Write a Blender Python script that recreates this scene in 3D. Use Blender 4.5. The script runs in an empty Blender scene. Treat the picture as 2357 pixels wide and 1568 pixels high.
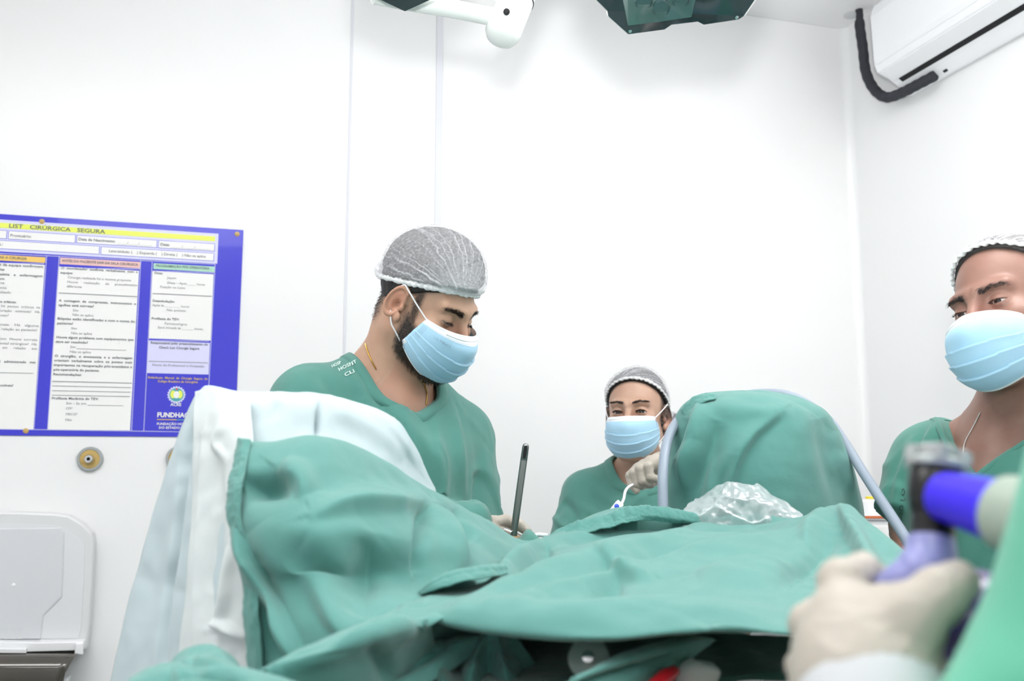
import bpy, math, random
import numpy as np
from mathutils import Vector, Matrix, noise
from mathutils.bvhtree import BVHTree
random.seed(7); rng = np.random.default_rng(7)
scene = bpy.context.scene
COL = scene.collection

# ------------------------------------------------------------------ camera
FPX, CX, CY = 2100.0, 1178.5, 784.0          # focal length in pixels of the 2357 x 1568 frame
H = 1.30                                     # camera height
PITCH = math.atan(286 / FPX)
SN, CS = math.sin(PITCH), math.cos(PITCH)
cam_data = bpy.data.cameras.new('camera')
cam_data.sensor_width = 36.0
cam_data.lens = FPX / 2357 * 36.0
cam_data.clip_start = 0.02
cam_data.dof.use_dof = True
cam_data.dof.focus_distance = 1.72
cam_data.dof.aperture_fstop = 4.5
cam = bpy.data.objects.new('camera', cam_data)
cam.location = (0, 0, H)
cam.rotation_euler = (math.pi / 2 + PITCH, 0, 0)
COL.objects.link(cam)
scene.camera = cam

# ------------------------------------------------------------------ world, exposure
world = bpy.data.worlds.new('world'); scene.world = world
world.use_nodes = True
world.node_tree.nodes['Background'].inputs[0].default_value = (0.9, 0.95, 1.0, 1)
world.node_tree.nodes['Background'].inputs[1].default_value = 0.3
vs = scene.view_settings
vs.view_transform = 'Standard'; vs.look = 'None'; vs.gamma = 1.0; vs.use_curve_mapping = False
vs.exposure = -0.15
cy = scene.cycles                            # light paths: enough bounces for a white room, no more
cy.max_bounces = 6; cy.diffuse_bounces = 4; cy.glossy_bounces = 2; cy.transmission_bounces = 5; cy.transparent_max_bounces = 8
cy.caustics_reflective = False; cy.caustics_refractive = False; cy.use_adaptive_sampling = True; cy.adaptive_threshold = 0.06; cy.adaptive_min_samples = 16
LIGHT = 12.0                                 # radiance of the ceiling panels
CEIL = 2.937
# the photographer's flash, turned up to bounce off the ceiling
fl = bpy.data.lights.new('bounce_flash', 'SPOT'); fl.energy = 200; fl.spot_size = math.radians(130); fl.spot_blend = 0.9; fl.shadow_soft_size = 0.05
flash = bpy.data.objects.new('bounce_flash', fl); flash.location = (0.0, -0.12, H + 0.16)
flash.rotation_euler = Vector((-0.7, -1.0, -1.7)).to_track_quat('Z', 'Y').to_euler()
COL.objects.link(flash)

# ------------------------------------------------------------------ pixel <-> place helpers (for measuring)
def P(px, py, d):
    a = (px - CX) / FPX; b = (CY - py) / FPX
    s = d / (CS - b * SN)
    return np.array([a * s, d, H + (SN + b * CS) * s])

def ray(px, py):
    a = (px - CX) / FPX; b = (CY - py) / FPX
    v = Vector((a, CS - b * SN, SN + b * CS)); v.normalize()
    return v

def project(V):
    x, y, z = V[:, 0], V[:, 1], V[:, 2] - H
    w = y * CS + z * SN; u = z * CS - y * SN
    w = np.where(np.abs(w) < 1e-4, 1e-4, w)
    return np.stack([CX + FPX * x / w, CY - FPX * u / w], 1)

# ------------------------------------------------------------------ object helpers
def props(o, label=None, cat=None, group=None, kind=None):
    if label: o['label'] = label
    if cat: o['category'] = cat
    if group: o['group'] = group
    if kind: o['kind'] = kind
    return o

def empty(name, loc, label=None, cat=None, group=None, kind=None):
    o = bpy.data.objects.new(name, None); COL.objects.link(o)
    o.location = loc; o.empty_display_size = 0.05
    return props(o, label, cat, group, kind)

def link(name, me, mat, parent=None, smooth=True):
    o = bpy.data.objects.new(name, me); COL.objects.link(o)
    if mat is not None and not me.materials: me.materials.append(mat)
    if smooth and len(me.polygons):
        me.polygons.foreach_set('use_smooth', np.ones(len(me.polygons), dtype=bool))
    if parent is not None:
        o.parent = parent
        o.matrix_parent_inverse = Matrix.Translation(parent.location).inverted()
    return o

def mesh_np(name, V, F):
    V = np.asarray(V, dtype=np.float32)
    me = bpy.data.meshes.new(name)
    if isinstance(F, np.ndarray) and F.ndim == 2:
        n, k = F.shape
        me.vertices.add(len(V)); me.vertices.foreach_set('co', V.ravel())
        me.loops.add(n * k); me.loops.foreach_set('vertex_index', F.ravel().astype(np.int32))
        me.polygons.add(n)
        me.polygons.foreach_set('loop_start', (np.arange(n) * k).astype(np.int32))
        me.polygons.foreach_set('loop_total', np.full(n, k, dtype=np.int32))
        me.update(calc_edges=True); me.validate()
    else:
        me.from_pydata([tuple(map(float, v)) for v in V], [], [tuple(map(int, f)) for f in F]); me.update()
    return me

def normals_of(me):
    n = np.zeros(len(me.vertices) * 3, dtype=np.float32)
    me.vertex_normals.foreach_get('vector', n)
    return n.reshape(-1, 3)

class MB:
    """collects simple solids into one mesh"""
    def __init__(s): s.V = []; s.F = []; s.M = []; s.mi = 0
    def add(s, V, F):
        o = len(s.V); s.V += [tuple(map(float, v)) for v in V]
        s.F += [tuple(o + i for i in f) for f in F]; s.M += [s.mi] * len(F); return s
    def frame(s, c, ex, ey, ez):
        V = [c + i * ex + j * ey + k * ez for i in (-1, 1) for j in (-1, 1) for k in (-1, 1)]
        return s.add(V, [(0, 1, 3, 2), (4, 6, 7, 5), (0, 4, 5, 1), (2, 3, 7, 6), (0, 2, 6, 4), (1, 5, 7, 3)])
    def box(s, lo, hi):
        lo = np.array(lo, float); hi = np.array(hi, float); c = (lo + hi) / 2; h = (hi - lo) / 2
        return s.frame(c, np.array([h[0], 0, 0]), np.array([0, h[1], 0]), np.array([0, 0, h[2]]))
    def tube(s, pts, rad, n=12, caps=True):
        pts = [np.array(p, float) for p in pts]
        if not hasattr(rad, '__len__'): rad = [rad] * len(pts)
        up = None; V = []; F = []
        for i, p in enumerate(pts):
            t = pts[min(i + 1, len(pts) - 1)] - pts[max(i - 1, 0)]
            t = t / (np.linalg.norm(t) + 1e-12)
            if up is None:
                up = np.array([0, 0, 1.]) if abs(t[2]) < .9 else np.array([1., 0, 0])
            e1 = up - t * np.dot(up, t); e1 /= np.linalg.norm(e1) + 1e-12; up = e1
            e2 = np.cross(t, e1)
            for k in range(n):
                a = 2 * math.pi * k / n
                V.append(p + rad[i] * (math.cos(a) * e1 + math.sin(a) * e2))
        m = len(pts)
        for i in range(m - 1):
            for k in range(n):
                F.append((i * n + k, i * n + (k + 1) % n, (i + 1) * n + (k + 1) % n, (i + 1) * n + k))
        if caps:
            F.append(tuple(reversed(range(n)))); F.append(tuple(range((m - 1) * n, m * n)))
        return s.add(V, F)
    def lathe(s, c, ax, prof, n=32, phase=0.0):
        """prof: list of (radius, height along ax)"""
        c = np.array(c, float); ax = np.array(ax, float); ax /= np.linalg.norm(ax)
        u = np.array([0, 0, 1.]) if abs(ax[2]) < .9 else np.array([1., 0, 0])
        e1 = u - ax * np.dot(u, ax); e1 /= np.linalg.norm(e1); e2 = np.cross(ax, e1)
        V = []; F = []
        for r, h in prof:
            for k in range(n):
                a = 2 * math.pi * k / n + phase
                V.append(c + ax * h + max(r, 1e-5) * (math.cos(a) * e1 + math.sin(a) * e2))
        for i in range(len(prof) - 1):
            for k in range(n):
                F.append((i * n + k, i * n + (k + 1) % n, (i + 1) * n + (k + 1) % n, (i + 1) * n + k))
        F.append(tuple(reversed(range(n)))); F.append(tuple(range((len(prof) - 1) * n, len(prof) * n)))
        return s.add(V, F)
    def prism(s, poly, off):
        """poly: 3D outline, off: extrusion vector"""
        poly = [np.array(p, float) for p in poly]; off = np.array(off, float); n = len(poly)
        F = [tuple(range(n)), tuple(reversed(range(n, 2 * n)))]
        F += [(i, n + i, n + (i + 1) % n, (i + 1) % n) for i in range(n)]
        return s.add(poly + [p + off for p in poly], F)
    def build(s, name, mat, parent=None, smooth=False, bevel=0.0, seg=2):
        me = bpy.data.meshes.new(name); me.from_pydata(s.V, [], s.F); me.update()
        mats = mat if isinstance(mat, (list, tuple)) else [mat]
        for m in mats: me.materials.append(m)
        if len(mats) > 1: me.polygons.foreach_set('material_index', np.array(s.M, dtype=np.int32))
        import bmesh
        bm = bmesh.new(); bm.from_mesh(me); bmesh.ops.recalc_face_normals(bm, faces=bm.faces)
        bm.to_mesh(me); bm.free()
        o = link(name, me, None, parent, smooth)
        if bevel > 0:
            b = o.modifiers.new('bevel', 'BEVEL'); b.width = bevel; b.segments = seg; b.limit_method = 'ANGLE'
            b.angle_limit = math.radians(40)
        if smooth:
            try:
                me.set_sharp_from_angle(angle=math.radians(42))
            except Exception: pass
        return o

# ------------------------------------------------------------------ materials
def new_mat(name):
    m = bpy.data.materials.new(name); m.use_nodes = True
    return m, m.node_tree.nodes, m.node_tree.links, m.node_tree.nodes['Principled BSDF']

def plain(name, col, rough=0.5, metal=0.0, var=0.0, scale=8.0, bump=0.0, bscale=200.0, sheen=0.0, sss=0.0, trans=0.0, alpha=1.0, coat=0.0, ior=1.45):
    m, N, L, b = new_mat(name)
    b.inputs['Base Color'].default_value = (*col, 1); b.inputs['Roughness'].default_value = rough
    b.inputs['Metallic'].default_value = metal; b.inputs['IOR'].default_value = ior
    if sheen: b.inputs['Sheen Weight'].default_value = sheen; b.inputs['Sheen Roughness'].default_value = 0.5
    if sss:
        b.inputs['Subsurface Weight'].default_value = sss
        b.inputs['Subsurface Radius'].default_value = (0.010, 0.004, 0.002); b.inputs['Subsurface Scale'].default_value = 0.5
    if trans: b.inputs['Transmission Weight'].default_value = trans
    if alpha < 1: b.inputs['Alpha'].default_value = alpha
    if coat: b.inputs['Coat Weight'].default_value = coat
    tc = N.new('ShaderNodeTexCoord')
    if var:
        n = N.new('ShaderNodeTexNoise'); n.inputs['Scale'].default_value = scale; n.inputs['Detail'].default_value = 5
        L.new(tc.outputs['Object'], n.inputs['Vector'])
        mx = N.new('ShaderNodeMix'); mx.data_type = 'RGBA'
        mx.inputs['A'].default_value = (*[c * (1 - var) for c in col], 1); mx.inputs['B'].default_value = (*[min(1, c * (1 + var)) for c in col], 1)
        L.new(n.outputs['Fac'], mx.inputs['Factor']); L.new(mx.outputs['Result'], b.inputs['Base Color'])
    if bump:
        n = N.new('ShaderNodeTexNoise'); n.inputs['Scale'].default_value = bscale; n.inputs['Detail'].default_value = 3
        L.new(tc.outputs['Object'], n.inputs['Vector'])
        bp = N.new('ShaderNodeBump'); bp.inputs['Strength'].default_value = bump; bp.inputs['Distance'].default_value = 0.001
        L.new(n.outputs['Fac'], bp.inputs['Height']); L.new(bp.outputs['Normal'], b.inputs['Normal'])
    return m

def cloth(name, col, weave=900.0, bump=0.15, var=0.10, sheen=0.25, trans=0.0, crumple=0.40, crease=10.0):
    m, N, L, b = new_mat(name)
    b.inputs['Roughness'].default_value = 0.85
    b.inputs['Sheen Weight'].default_value = sheen; b.inputs['Sheen Roughness'].default_value = 0.6
    b.inputs['Specular IOR Level'].default_value = 0.2
    tc = N.new('ShaderNodeTexCoord')
    n = N.new('ShaderNodeTexNoise'); n.inputs['Scale'].default_value = 7; n.inputs['Detail'].default_value = 6; n.inputs['Roughness'].default_value = 0.7
    L.new(tc.outputs['Object'], n.inputs['Vector'])
    mx = N.new('ShaderNodeMix'); mx.data_type = 'RGBA'
    mx.inputs['A'].default_value = (*[c * (1 - var) for c in col], 1); mx.inputs['B'].default_value = (*[min(1, c * (1 + var)) for c in col], 1)
    L.new(n.outputs['Fac'], mx.inputs['Factor']); L.new(mx.outputs['Result'], b.inputs['Base Color'])
    ws = []
    for ax in ('X', 'Z', 'Y'):
        w = N.new('ShaderNodeTexWave'); w.bands_direction = ax; w.inputs['Scale'].default_value = weave / 1.6
        w.inputs['Distortion'].default_value = 1.5; w.inputs['Detail'].default_value = 1
        L.new(tc.outputs['Object'], w.inputs['Vector']); ws.append(w)
    a = N.new('ShaderNodeMath'); L.new(ws[0].outputs['Fac'], a.inputs[0]); L.new(ws[1].outputs['Fac'], a.inputs[1])
    a2 = N.new('ShaderNodeMath'); L.new(a.outputs[0], a2.inputs[0]); L.new(ws[2].outputs['Fac'], a2.inputs[1])
    n2 = N.new('ShaderNodeTexNoise'); n2.inputs['Scale'].default_value = 60; n2.inputs['Detail'].default_value = 4
    L.new(tc.outputs['Object'], n2.inputs['Vector'])
    bp = N.new('ShaderNodeBump'); bp.inputs['Strength'].default_value = bump; bp.inputs['Distance'].default_value = 0.0006
    L.new(a2.outputs[0], bp.inputs['Height'])
    bp2 = N.new('ShaderNodeBump'); bp2.inputs['Strength'].default_value = 0.25; bp2.inputs['Distance'].default_value = 0.002
    L.new(n2.outputs['Fac'], bp2.inputs['Height']); L.new(bp.outputs['Normal'], bp2.inputs['Normal'])
    n3 = N.new('ShaderNodeTexNoise'); n3.noise_type = 'RIDGED_MULTIFRACTAL'; n3.inputs['Scale'].default_value = crease
    n3.inputs['Detail'].default_value = 3; n3.inputs['Roughness'].default_value = 0.45; n3.inputs['Distortion'].default_value = 0.6
    mp = N.new('ShaderNodeMapping'); mp.inputs['Rotation'].default_value = (0.4, 0.9, 0.3); mp.inputs['Scale'].default_value = (1.0, 1.0, 0.55)
    L.new(tc.outputs['Object'], mp.inputs['Vector']); L.new(mp.outputs['Vector'], n3.inputs['Vector'])
    bp3 = N.new('ShaderNodeBump'); bp3.inputs['Strength'].default_value = crumple; bp3.inputs['Distance'].default_value = 0.012
    L.new(n3.outputs['Fac'], bp3.inputs['Height']); L.new(bp2.outputs['Normal'], bp3.inputs['Normal'])
    L.new(bp3.outputs['Normal'], b.inputs['Normal'])
    if trans:
        t = N.new('ShaderNodeBsdfTranslucent'); t.inputs['Color'].default_value = (*col, 1)
        ms = N.new('ShaderNodeMixShader'); ms.inputs[0].default_value = trans
        L.new(b.outputs[0], ms.inputs[1]); L.new(t.outputs[0], ms.inputs[2])
        L.new(ms.outputs[0], N['Material Output'].inputs['Surface'])
    return m

def skin(name, col, dark, hairc):
    """skin with a per-vertex hair-shadow attribute (real colour of stubble) and blotches"""
    m, N, L, b = new_mat(name)
    b.inputs['Roughness'].default_value = 0.48
    b.inputs['Subsurface Weight'].default_value = 0.18
    b.inputs['Subsurface Radius'].default_value = (0.012, 0.004, 0.002); b.inputs['Subsurface Scale'].default_value = 0.6
    tc = N.new('ShaderNodeTexCoord')
    n = N.new('ShaderNodeTexNoise'); n.inputs['Scale'].default_value = 22; n.inputs['Detail'].default_value = 6
    L.new(tc.outputs['Object'], n.inputs['Vector'])
    mx = N.new('ShaderNodeMix'); mx.data_type = 'RGBA'
    mx.inputs['A'].default_value = (*dark, 1); mx.inputs['B'].default_value = (*col, 1)
    r = N.new('ShaderNodeMapRange'); r.inputs['From Min'].default_value = 0.3; r.inputs['From Max'].default_value = 0.65
    L.new(n.outputs['Fac'], r.inputs['Value']); L.new(r.outputs['Result'], mx.inputs['Factor'])
    at = N.new('ShaderNodeAttribute'); at.attribute_name = 'hairmask'
    n3 = N.new('ShaderNodeTexNoise'); n3.inputs['Scale'].default_value = 420; n3.inputs['Detail'].default_value = 3
    L.new(tc.outputs['Object'], n3.inputs['Vector'])
    ad = N.new('ShaderNodeMath'); ad.operation = 'MULTIPLY_ADD'; ad.inputs[1].default_value = 0.7; ad.inputs[2].default_value = 0.62
    L.new(n3.outputs['Fac'], ad.inputs[0])
    mu = N.new('ShaderNodeMath'); mu.operation = 'MULTIPLY'; mu.use_clamp = True
    L.new(at.outputs['Fac'], mu.inputs[0]); L.new(ad.outputs[0], mu.inputs[1])
    at2 = N.new('ShaderNodeAttribute'); at2.attribute_name = 'redmask'
    mr = N.new('ShaderNodeMix'); mr.data_type = 'RGBA'
    mr.inputs['B'].default_value = (col[0] * 0.95, col[1] * 0.62, col[2] * 0.58, 1)
    L.new(at2.outputs['Fac'], mr.inputs['Factor']); L.new(mx.outputs['Result'], mr.inputs['A'])
    m2 = N.new('ShaderNodeMix'); m2.data_type = 'RGBA'; m2.inputs['B'].default_value = (*hairc, 1)
    L.new(mu.outputs[0], m2.inputs['Factor']); L.new(mr.outputs['Result'], m2.inputs['A'])
    L.new(m2.outputs['Result'], b.inputs['Base Color'])
    n2 = N.new('ShaderNodeTexNoise'); n2.inputs['Scale'].default_value = 350; n2.inputs['Detail'].default_value = 3
    L.new(tc.outputs['Object'], n2.inputs['Vector'])
    bp = N.new('ShaderNodeBump'); bp.inputs['Strength'].default_value = 0.12; bp.inputs['Distance'].default_value = 0.0008
    L.new(n2.outputs['Fac'], bp.inputs['Height']); L.new(bp.outputs['Normal'], b.inputs['Normal'])
    return m

def film(name, col, lo, hi, scale=160.0, rough=0.7):
    """thin non-woven fabric: fibres make it patchily see-through; 'pleat' attribute = doubled cloth"""
    m, N, L, b = new_mat(name)
    b.inputs['Base Color'].default_value = (*col, 1); b.inputs['Roughness'].default_value = rough
    tc = N.new('ShaderNodeTexCoord')
    n = N.new('ShaderNodeTexNoise'); n.inputs['Scale'].default_value = scale; n.inputs['Detail'].default_value = 6; n.inputs['Roughness'].default_value = 0.7
    L.new(tc.outputs['Object'], n.inputs['Vector'])
    r = N.new('ShaderNodeMapRange'); r.inputs['From Min'].default_value = 0.3; r.inputs['From Max'].default_value = 0.72
    r.inputs['To Min'].default_value = lo; r.inputs['To Max'].default_value = hi
    L.new(n.outputs['Fac'], r.inputs['Value'])
    at = N.new('ShaderNodeAttribute'); at.attribute_name = 'pleat'
    ad = N.new('ShaderNodeMath'); ad.operation = 'ADD'; ad.use_clamp = True
    L.new(r.outputs['Result'], ad.inputs[0]); L.new(at.outputs['Fac'], ad.inputs[1])
    L.new(ad.outputs[0], b.inputs['Alpha'])
    return m

GREEN = (0.086, 0.256, 0.228)
M = {}
M['wall'] = plain('wall_panel_white', (0.83, 0.835, 0.84), 0.30, bump=0.04, bscale=12)
M['seam'] = plain('seam_cover_white', (0.70, 0.71, 0.76), 0.4)
M['ceiling'] = plain('ceiling_white', (0.90, 0.90, 0.91), 0.6)
M['floor'] = plain('vinyl_floor_grey', (0.44, 0.47, 0.47), 0.35, var=0.08, scale=5)
M['drape'] = cloth('green_drape_cotton', GREEN)
M['scrub_a'] = cloth('scrub_green_worn', (0.068, 0.222, 0.188), var=0.14, crumple=0.7, crease=17.0)
M['scrub_b'] = cloth('scrub_green_pale', (0.075, 0.235, 0.200), crumple=0.6, crease=15.0)
M['scrub_c'] = cloth('scrub_green_bright', (0.062, 0.232, 0.185), crumple=0.6, crease=15.0)
M['gown'] = cloth('gown_green', (0.10, 0.42, 0.28))
M['pants'] = cloth('trouser_green', (0.08, 0.33, 0.25))
M['blue_nw'] = cloth('light_blue_nonwoven', (0.60, 0.705, 0.735), weave=1500, bump=0.12, var=0.05, sheen=0.1, trans=0.25, crumple=0.25, crease=14.0)
M['white_nw'] = cloth('white_nonwoven', (0.74, 0.80, 0.80), weave=1500, bump=0.12, var=0.04, sheen=0.1, trans=0.2, crumple=0.4, crease=20.0)
M['glove'] = plain('latex_glove', (0.45, 0.412, 0.355), 0.5, var=0.05, scale=40, bump=0.35, bscale=90, sss=0.1)
M['white_plastic'] = plain('white_plastic', (0.82, 0.83, 0.85), 0.3)
M['grey_plastic'] = plain('pale_grey_plastic', (0.62, 0.64, 0.66), 0.35)
M['lamp_white'] = plain('lamp_enamel', (0.72, 0.76, 0.74), 0.25)
M['lamp_dark'] = plain('lamp_dark_glass', (0.006, 0.018, 0.02), 0.08, coat=0.5)
M['lamp_mid'] = plain('lamp_inner_green', (0.02, 0.06, 0.055), 0.15, coat=0.5)
M['lens'] = plain('lamp_lens', (0.03, 0.06, 0.06), 0.05, coat=1.0)
M['black'] = plain('black_plastic', (0.006, 0.006, 0.007), 0.35)
M['slot'] = plain('black_slot', (0.004, 0.004, 0.006), 0.6)
M['foam'] = plain('pipe_foam', (0.030, 0.032, 0.042), 0.75, bump=0.6, bscale=60)
M['chrome'] = plain('chrome', (0.75, 0.76, 0.77), 0.18, metal=1.0)
M['brass'] = plain('outlet_yellow', (0.55, 0.38, 0.13), 0.3)
M['ring_grey'] = plain('outlet_ring', (0.42, 0.45, 0.45), 0.35, metal=0.6)
M['gold'] = plain('gold_chain', (0.75, 0.48, 0.14), 0.25, metal=1.0)
M['silver'] = plain('silver_chain', (0.7, 0.68, 0.66), 0.3, metal=1.0)
M['tube'] = plain('grey_blue_tube', (0.27, 0.32, 0.39), 0.4)
M['steel'] = plain('rod_steel', (0.20, 0.22, 0.21), 0.28, metal=0.9)
M['tan'] = plain('rod_collar', (0.30, 0.19, 0.09), 0.4)
M['blue_print'] = plain('poster_blue', (0.045, 0.045, 0.60), 0.22, coat=0.3)
M['lilac'] = plain('poster_lilac', (0.66, 0.66, 0.90), 0.3)
M['paper'] = plain('poster_white', (0.84, 0.84, 0.83), 0.35)
M['yellow'] = plain('poster_yellow', (0.78, 0.85, 0.12), 0.35)
M['amber'] = plain('poster_amber', (0.85, 0.57, 0.15), 0.35)
M['pink'] = plain('poster_pink', (0.80, 0.52, 0.50), 0.35)
M['mint'] = plain('poster_mint', (0.40, 0.68, 0.54), 0.35)
M['ink'] = plain('poster_ink', (0.14, 0.15, 0.17), 0.5)
M['ink2'] = plain('poster_ink_pale', (0.27, 0.28, 0.30), 0.5)
M['gold_ink'] = plain('poster_gold', (0.75, 0.52, 0.12), 0.5)
M['red_ink'] = plain('poster_red', (0.6, 0.06, 0.06), 0.5)
M['teal_ink'] = plain('poster_teal', (0.08, 0.38, 0.42), 0.5)
M['embroid'] = plain('stencil_white', (0.62, 0.80, 0.74), 0.8)
M['stencil_dark'] = plain('stencil_dark', (0.05, 0.12, 0.10), 0.8)
M['cap'] = film('cap_nonwoven', (0.74, 0.75, 0.78), 0.11, 0.42, 210)
M['cap_dense'] = film('cap_band', (0.74, 0.76, 0.77), 0.70, 0.95)
M['mask_blue'] = plain('mask_blue', (0.38, 0.62, 0.79), 0.75, var=0.05, scale=30, bump=0.2, bscale=500, sheen=0.2)
M['mask_white'] = plain('mask_white', (0.80, 0.84, 0.88), 0.75, bump=0.15, bscale=500)
M['stitch'] = plain('mask_weld_dots', (0.30, 0.44, 0.58), 0.7)
M['loop'] = plain('ear_loop', (0.85, 0.86, 0.88), 0.7)
M['sclera'] = plain('sclera', (0.62, 0.58, 0.56), 0.2)
M['iris'] = plain('iris_brown', (0.018, 0.009, 0.006), 0.08, coat=1.0)
M['hair_a'] = plain('hair_black', (0.012, 0.010, 0.010), 0.55, bump=0.8, bscale=260)
M['hair_c'] = plain('hair_greying', (0.035, 0.030, 0.030), 0.55, bump=0.8, bscale=260)
M['skin_a'] = skin('skin_a', (0.52, 0.325, 0.225), (0.46, 0.27, 0.185), (0.020, 0.015, 0.012))
M['skin_b'] = skin('skin_b', (0.50, 0.32, 0.235), (0.44, 0.265, 0.19), (0.020, 0.015, 0.012))
M['skin_c'] = skin('skin_c', (0.30, 0.160, 0.122), (0.24, 0.122, 0.090), (0.04, 0.03, 0.025))
M['skin_p'] = skin('skin_p', (0.22, 0.105, 0.06), (0.17, 0.08, 0.045), (0.04, 0.03, 0.025))

def ss(x, a, b):
    t = np.clip((x - a) / (b - a), 0, 1); return t * t * (3 - 2 * t)

# ------------------------------------------------------------------ room
TH = math.radians(15.8)
WL = np.array([-math.cos(TH), -math.sin(TH), 0])      # along the back wall, to the left
WN = np.array([math.sin(TH), -math.cos(TH), 0])       # out of the back wall, into the room
CORNER = np.array([1.264, 3.272, 0.0])
UP = np.array([0, 0, 1.0])

def wall_st(px, py):
    """place on the back wall behind a pixel: (distance left of the corner, height)"""
    r = np.array(ray(px, py)); o = np.array([0, 0, H])
    t = np.dot(CORNER - o, WN) / np.dot(r, WN)
    p = o + t * r
    return float(np.dot(p - CORNER, WL)), float(p[2])

def WP(s, z, n=0.0): return CORNER + s * WL + z * UP + n * WN
def RP(s, z, n=0.0): return CORNER + s * WN + z * UP + n * WL       # right wall: s from the corner towards the camera

LB, LR = 4.3, 5.2
def wallbox(a, b, z0, z1, n0, n1, fn=WP):
    mb = MB(); V = [fn(s, z, n) for s in (a, b) for z in (z0, z1) for n in (n0, n1)]
    mb.add(V, [(0, 1, 3, 2), (4, 6, 7, 5), (0, 4, 5, 1), (2, 3, 7, 6), (0, 2, 6, 4), (1, 5, 7, 3)]); return mb

s1 = wall_st(805, 300)[0]; s2 = wall_st(1010, 300)[0]
wall_back = props(wallbox(-0.12, LB + 0.12, 0, CEIL, -0.12, -0.012).build('wall_back', M['wall']), kind='structure')
cuts = [0.0, s2 - 1.2 if s2 > 1.5 else 0.0]
edges = sorted(set([0.0, s2, s1, s1 + 1.15, s1 + 2.3, LB]))
edges = [e for e in edges if e <= LB]
for a, b in zip(edges[:-1], edges[1:]):
    wallbox(a + 0.0015, b - 0.0015, 0, CEIL, -0.012, 0.0).build('wall_panel', M['wall'], wall_back, bevel=0.002)
wallbox(s2 - 0.011, s2 + 0.011, 0, CEIL, 0.0, 0.0035).build('seam_strip', M['seam'], wall_back, bevel=0.001)
wallbox(s1 - 0.004, s1 + 0.004, 0, CEIL, 0.0, 0.0025).build('seam_strip', M['seam'], wall_back, bevel=0.001)
wall_right = props(wallbox(-0.12, LR + 0.12, 0, CEIL, -0.12, 0.0, RP).build('wall_right', M['wall']), kind='structure')
wallbox(0, LR, 0, CEIL, LB, LB + 0.12, RP).build('wall_left', M['wall'])['kind'] = 'structure'
wallbox(-0.12, LB + 0.12, 0, CEIL, LR, LR + 0.12).build('wall_front', M['wall'])['kind'] = 'structure'
props(wallbox(-0.12, LB + 0.12, -0.1, 0.0, -0.12, LR + 0.12).build('floor', M['floor']), kind='structure')
props(wallbox(-0.12, LB + 0.12, CEIL, CEIL + 0.1, -0.12, LR + 0.12).build('ceiling', M['ceiling']), kind='structure')
mb = MB()
pts = [RP(0.03 * (1 - math.sin(a)), 0, 0.03 * (1 - math.cos(a))) for a in np.linspace(0, math.pi / 2, 7)]
poly = [CORNER.copy()] + pts
mb.prism(poly, UP * CEIL); props(mb.build('trim_1', M['wall']), kind='structure')

# ceiling luminaires (real panels; all lie nearer than the strip of ceiling in view)
def emis(name, col, st):
    m, N, L, b = new_mat(name); b.inputs['Base Color'].default_value = (0.8, 0.8, 0.8, 1)
    b.inputs['Emission Color'].default_value = (*col, 1); b.inputs['Emission Strength'].default_value = st
    return m
M['led'] = emis('led_diffuser', (1.0, 0.985, 0.97), LIGHT)
M['led_dim'] = emis('led_diffuser_dim', (1.0, 0.985, 0.97), LIGHT * .5)
for i, (s, n, lab) in enumerate([(0.80, 1.85, 'flush white ceiling light panel nearest the air conditioner'), (2.90, 1.85, 'flush white ceiling light panel above the checklist poster'),
                            (0.95, 3.6, 'flush white ceiling light panel behind the camera by the right wall'), (2.75, 3.6, 'flush white ceiling light panel behind the camera by the left wall')]):
    c = WP(s, CEIL, n)
    e = empty('ceiling_light', tuple(c), lab, 'ceiling light', 'ceiling light panels')
    wallbox(s - 0.62, s + 0.62, CEIL - 0.02, CEIL - 0.001, n - 0.32, n + 0.32).build('frame', M['white_plastic'], e, bevel=0.003)
    wallbox(s - 0.60, s + 0.60, CEIL - 0.085, CEIL - 0.0195, n - 0.30, n + 0.30).build('diffuser', M['led'] if n < 2.5 else M['led_dim'], e)
# ------------------------------------------------------------------ implicit-surface modelling
def ell(x, y, z, c, r):
    c = [float(q) for q in c]; r = [float(q) for q in r]; x, y, z = x - c[0], y - c[1], z - c[2]
    k0 = np.sqrt((x / r[0]) ** 2 + (y / r[1]) ** 2 + (z / r[2]) ** 2)
    k1 = np.sqrt((x / r[0] ** 2) ** 2 + (y / r[1] ** 2) ** 2 + (z / r[2] ** 2) ** 2)
    return k0 * (k0 - 1) / np.maximum(k1, 1e-6)
def caps(x, y, z, a, b, ra, rb):
    a = [float(q) for q in a]; b = [float(q) for q in b]; ba = [q - p for p, q in zip(a, b)]
    px, py, pz = x - a[0], y - a[1], z - a[2]
    h = np.clip((px * ba[0] + py * ba[1] + pz * ba[2]) / (ba[0] ** 2 + ba[1] ** 2 + ba[2] ** 2 + 1e-12), 0, 1)
    return np.sqrt((px - h * ba[0]) ** 2 + (py - h * ba[1]) ** 2 + (pz - h * ba[2]) ** 2) - (ra + (rb - ra) * h)
def smin(a, b, k):
    h = np.clip(0.5 + 0.5 * (b - a) / k, 0, 1); return b + (a - b) * h - k * h * (1 - h)
def smax(a, b, k): return -smin(-a, -b, k)

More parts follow.
